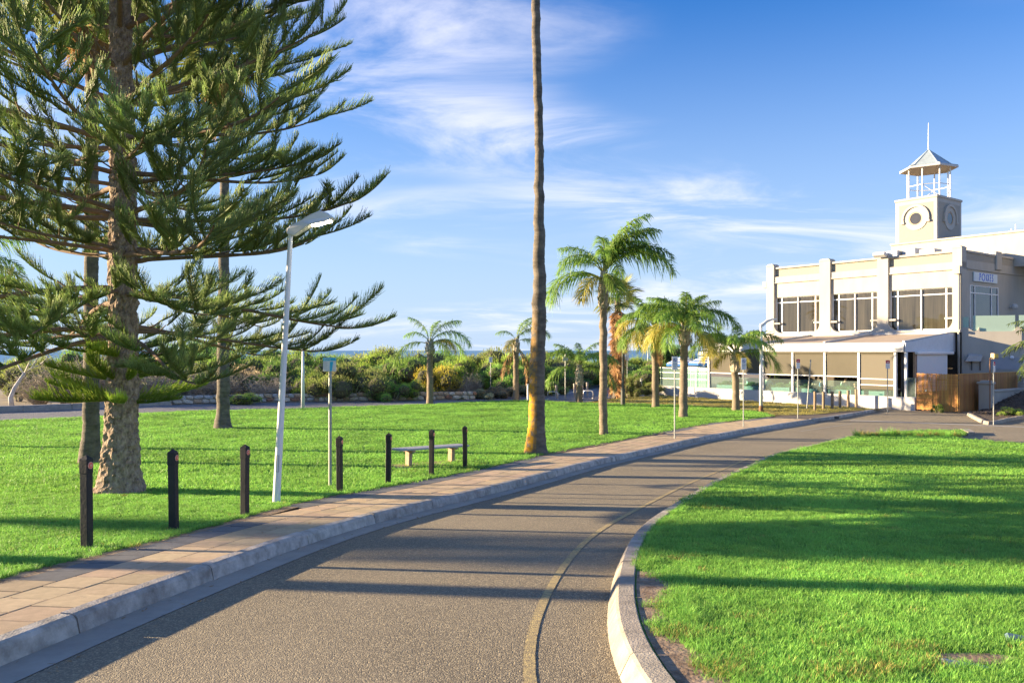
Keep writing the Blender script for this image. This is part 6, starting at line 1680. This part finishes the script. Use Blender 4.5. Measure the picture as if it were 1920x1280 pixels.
def person(x, y, rz, shirt, label, s=1.0):
    """seated figure: one skinned body, with hair and top as children"""
    G = put_local('person', x, y, .25, rz, label, 'person', 'guests on the terrace'); G.scale = (s, s, s)
    vs = [((0, 0, .52), .13), ((0, .02, .72), .135), ((0, 0, .92), .15), ((0, -.02, 1.04), .07), ((0, -.03, 1.10), .055), ((0, -.04, 1.19), .085), ((0, -.05, 1.28), .085),
          ((.10, -.05, .52), .09), ((.13, -.42, .53), .075), ((.13, -.45, .10), .05), ((.13, -.58, .04), .04), ((-.10, -.05, .52), .09), ((-.13, -.42, .53), .075), ((-.13, -.45, .10), .05), ((-.13, -.58, .04), .04),
          ((.19, 0, .97), .06), ((.25, -.02, .72), .045), ((.20, -.28, .74), .035), ((.17, -.36, .76), .03), ((-.19, 0, .97), .06), ((-.25, -.02, .72), .045), ((-.20, -.28, .74), .035), ((-.17, -.36, .76), .03)]
    ed = [(0, 1), (1, 2), (2, 3), (3, 4), (4, 5), (5, 6), (0, 7), (7, 8), (8, 9), (9, 10), (0, 11), (11, 12), (12, 13), (13, 14), (2, 15), (15, 16), (16, 17), (17, 18), (2, 19), (19, 20), (20, 21), (21, 22)]
    def skin(name, idx, edges, grow, m):
        me = bpy.data.meshes.new(name); me.from_pydata([vs[i][0] for i in idx], edges, []); o = link(name, me, G)
        md = o.modifiers.new('Skin', 'SKIN'); sd = o.modifiers.new('Sub', 'SUBSURF'); sd.levels = 1; sd.render_levels = 1
        if me.skin_vertices:
            for k, i in enumerate(idx): me.skin_vertices[0].data[k].radius = (vs[i][1] + grow,) * 2
            me.skin_vertices[0].data[0].use_root = True
        me.materials.append(m); return o
    skin('body', list(range(len(vs))), ed, 0, m_skin)
    top_i = [0, 1, 2, 15, 16, 19, 20]; skin('shirt', top_i, [(0, 1), (1, 2), (2, 3), (3, 4), (2, 5), (5, 6)], .018, shirt)
    leg_i = [0, 7, 8, 9, 11, 12, 13]; skin('trousers', leg_i, [(0, 1), (1, 2), (2, 3), (0, 4), (4, 5), (5, 6)], .014, m_dark)
    bm = bmesh.new(); bmesh.ops.create_uvsphere(bm, u_segments=12, v_segments=8, radius=.115)
    for v in bm.verts: v.co = Vector((v.co.x * .92, v.co.y * 1.05 + .01, max(v.co.z, -.05 if v.co.y > 0 else .03) + 1.265))
    me = bpy.data.meshes.new('hair'); bm.to_mesh(me); bm.free(); me.materials.append(m_hair); link('hair', me, G)
sh = {k: mat('shirt_' + k, c, .8, .08, 6) for k, c in {'sage': (.40, .50, .44), 'pink': (.60, .06, .16), 'blue': (.10, .22, .40), 'olive': (.16, .19, .13), 'cream': (.5, .46, .38), 'black': (.03, .03, .035)}.items()}
person(-4.35, 1.15, .9, sh['sage'], 'seated person in pale green shirt with back to the glass', 1.08)
person(-3.75, 1.25, -.8, sh['pink'], 'small seated person in bright pink top', .8)
person(-8.0, 1.1, .4, sh['olive'], 'seated person in dark olive shirt behind the white street light')
person(-9.9, 1.05, 2.9, sh['sage'], 'seated person in sage shirt right of the shaggy palm', 1.05)
person(-6.3, 1.6, 2.2, sh['blue'], 'seated person in blue shirt left of the leaning bare post')
person(-12.7, 1.7, 1.6, sh['black'], 'seated person in black at the far end of the covered terrace')
person(-7.1, 2.3, -2.4, sh['cream'], 'seated person in cream shirt deeper inside the terrace')

# ------------------------------------------------------------------ timber gate and fence
m_tim = mat('oiled_timber', (.40, .20, .055), .65, .25, 3, .3, 50, orand=.18, stretch=(1, 1, 6)); m_tim2 = mat('oiled_timber_dark', (.28, .135, .042), .65, .25, 3, .3, 50, orand=.18, stretch=(4, 4, .6))
G = put_local('timber_gate', .70, -.06, -.05, 0, 'slatted timber gate at the end of the terrace', 'gate')
slm = MB().bbox(0, 1.06, -.014, .014, 0, .040, .005).mesh('slat', m_tim)
nsl = 36
for i in range(nsl):
    o = link('slat', slm, G); o.location = (0, 0, .05 + i * (2.03 / nsl))
for x in (.0, .28, .34, .55, .80, 1.03): MB().box(x, x + .045, .016, .05, 0, 2.08).build('upright', m_tim2, G)
for (x0, x1) in ((.36, .60), (.62, 1.0)): 
    mb = MB(); mb.prism([(x0, 2.0 if x0 > .5 else .6), (x0 + .04, 2.0 if x0 > .5 else .6), (x1 + .04, .1 if x0 > .5 else 2.0), (x1, .1 if x0 > .5 else 2.0)], lambda p: Vector((p[0], .017, p[1])), lambda p: Vector((p[0], .05, p[1]))); mb.build('brace', m_tim2, G)
MB().tube([(.53, -.05, 1.12), (.53, -.01, 1.12)], .05, 12).build('handle', m_steel, G)
G = put_local('batten_fence', 1.78, -.06, -.05, 0, 'vertical timber batten fence beside the gate', 'fence')
btm = MB().bbox(0, .058, -.02, .02, .02, 2.06, .006).mesh('batten', m_tim)
for i in range(15):
    o = link('batten', btm, G); o.location = (i * .0785, 0, rnd.uniform(-.01, .01))
for z in (.3, 1.7): MB().box(0, 1.17, .021, .06, z, z + .08).build('rail', m_tim2, G)
G = put_local('plank_fence', 2.98, -.04, -.05, 0, 'dark oiled plank fence running back to the building', 'fence')
plk = MB().bbox(-.012, .012, 0, .118, .02, 2.08, .004).mesh('plank', m_tim2)
for i in range(61):
    o = link('plank', plk, G); o.location = (rnd.uniform(-.004, .004), i * .1225, rnd.uniform(-.012, .012))
MB().box(-.03, .03, -.01, 7.48, 2.05, 2.09).build('capping', m_tim, G)

# ------------------------------------------------------------------ planted corner bed on the right
m_mulch = mat('bark_mulch', (.055, .04, .03), .95, .5, 14, 1.0, 25, col2=(.13, .10, .075), detail=9, dist=.05)
bed_px = [(1812, 778), (1826, 786), (1846, 796), (1858, 797.5), (1900, 788), (1960, 778), (2100, 765)]
bed = [gp(x, y, ROAD) for x, y in bed_px]
BL = smooth_line(bed, .35, 1)
kerb_run('bed_kerb', BL, [(0, -.1), (0, .02), (.03, .13), (.06, .15), (.17, .15), (.17, -.1)], .9, m_conc2)
inner = offset_line(BL, .16)
far = [Vector((33, 48, 0)), Vector((29.4, 46.2, 0)), gp(1842, 768)]
bm = bmesh.new(); poly = [tuple(p) for p in inner] + [(p.x, p.y) for p in far]
def bed_off(co): return -.02 + max(0, min(1.6, (co.x - 25.6) * .24)) * max(0, min(1, (co.y - 41.0) * .30))
bedo = sheet('garden_bed', [(p[0], p[1]) for p in poly], bed_off, m_mulch, step=.5)
# mulch chips
nch = 2600; Q = np.stack([rng.uniform(24, 32, nch), rng.uniform(38, 48, nch)], 1); Q = Q[in_poly(Q, poly)]
Z = np.array([g(q[1]) + bed_off(Vector((q[0], q[1], 0))) + .02 for q in Q]); m = len(Q)
P = np.c_[Q, Z]; a = rng.uniform(0, 6.28, m); D = unit(np.stack([np.cos(a), np.sin(a), rng.uniform(-.2, .5, m)], 1)); S = unit(np.cross(D, rng.normal(0, 1, (m, 3))))
V, F, TT = blades(P, D, S, D * 0, .12, .05, 1, .7)
o = link('mulch_chips', np_mesh('mulch_chips', [(V, F, 0, TT)], [m_mulch], False)); struct(o, 'stuff')
def bedpt(x, y):
    p = gp(x, y); p.z = g(p.y) + bed_off(p); return p
for x, y, w, t, k, lab in [(1895, 777, 50, 763, 'lime', 'low lime green ground plant in the mulch bed'), (1912, 757, 50, 722, 'olive', 'olive shrub at the right edge behind the low wall'), (1760, 769, 22, 757, 'lime', 'weed at the foot of the batten fence')]:
    T2 = shrub(x, y, w, t, k, lab, name='garden_plant', group='plants by the fence and bed'); 
# masonry pier, low wall
p_ = gp(1849, 768); k = p_.y / FPX
T = empty('gate_pier', p_, BR_ + .1); tag(T, 'cream rendered pier with capping beside the mulch bed', 'pier')
hz = hgt(p_, 713); MB().bbox(-.30, .30, -.28, .28, -.1, hz - .13, .02).build('shaft', m_stucco, T); MB().bbox(-.38, .38, -.36, .36, hz - .2, hz - .08, .03).build('capping', m_stucco, T); MB().bbox(-.26, .26, -.24, .24, hz - .085, hz, .06).build('cap_top', m_stucco, T)
T = empty('garden_wall', p_, math.atan2(.598, .801)); tag(T, 'low cream garden wall running back from the pier', 'wall')
MB().bbox(.28, 5.0, -.12, .12, -.2, 1.0, .02).build('wall_body', m_stucco, T); MB().bbox(.29, 5.05, -.17, .17, .95, 1.08, .02).build('coping', m_stucco, T)
for i in range(6): MB().bbox(4.7 + (i % 2) * .28, 4.92 + (i % 2) * .28, -.10, .14, 1.1 + (i // 2) * .2, 1.27 + (i // 2) * .2, .02).build('breeze_block', m_stucco, T)
MB().bbox(4.5, 5.4, -.18, .18, 1.72, 1.84, .02).build('pier_cap', m_stucco, T)
# lantern on a rusty post
b = gp(1847, 769) + Vector((0, -.45, 0)); T = empty('post_lamp', b); tag(T, 'rusty post lamp with amber square head in front of the pier', 'lamp post')
hz = hgt(b, 671); k = b.y / FPX; MB().tube([(0, 0, -.1), (0, 0, hz)], .035, 10).build('post', mat('rusty_steel', (.22, .12, .07), .8, .3, 8), T)
MB().bbox(4 * k, 13.5 * k, -.16, .16, hz - 2 * k, hz + 9 * k, .02).build('lamp_housing', m_soffit, T); MB().bbox(5.2 * k, 12.2 * k, -.172, -.155, hz + .2 * k, hz + 7.5 * k, .01).build('amber_lens', mat('amber_lens', (.75, .45, .10), .4, .1, 5), T); MB().tube([(0, 0, hz), (6 * k, 0, hz)], .025, 8).build('arm', m_dgr, T)
# drain inlet in the kerb
p_ = gp(1560, 785, ROAD); o = MB().bbox(p_.x - .35, p_.x + .35, p_.y - .02, p_.y + .12, p_.z - .02, p_.z + .12, .01).build('kerb_drain_inlet', m_dark); struct(o)
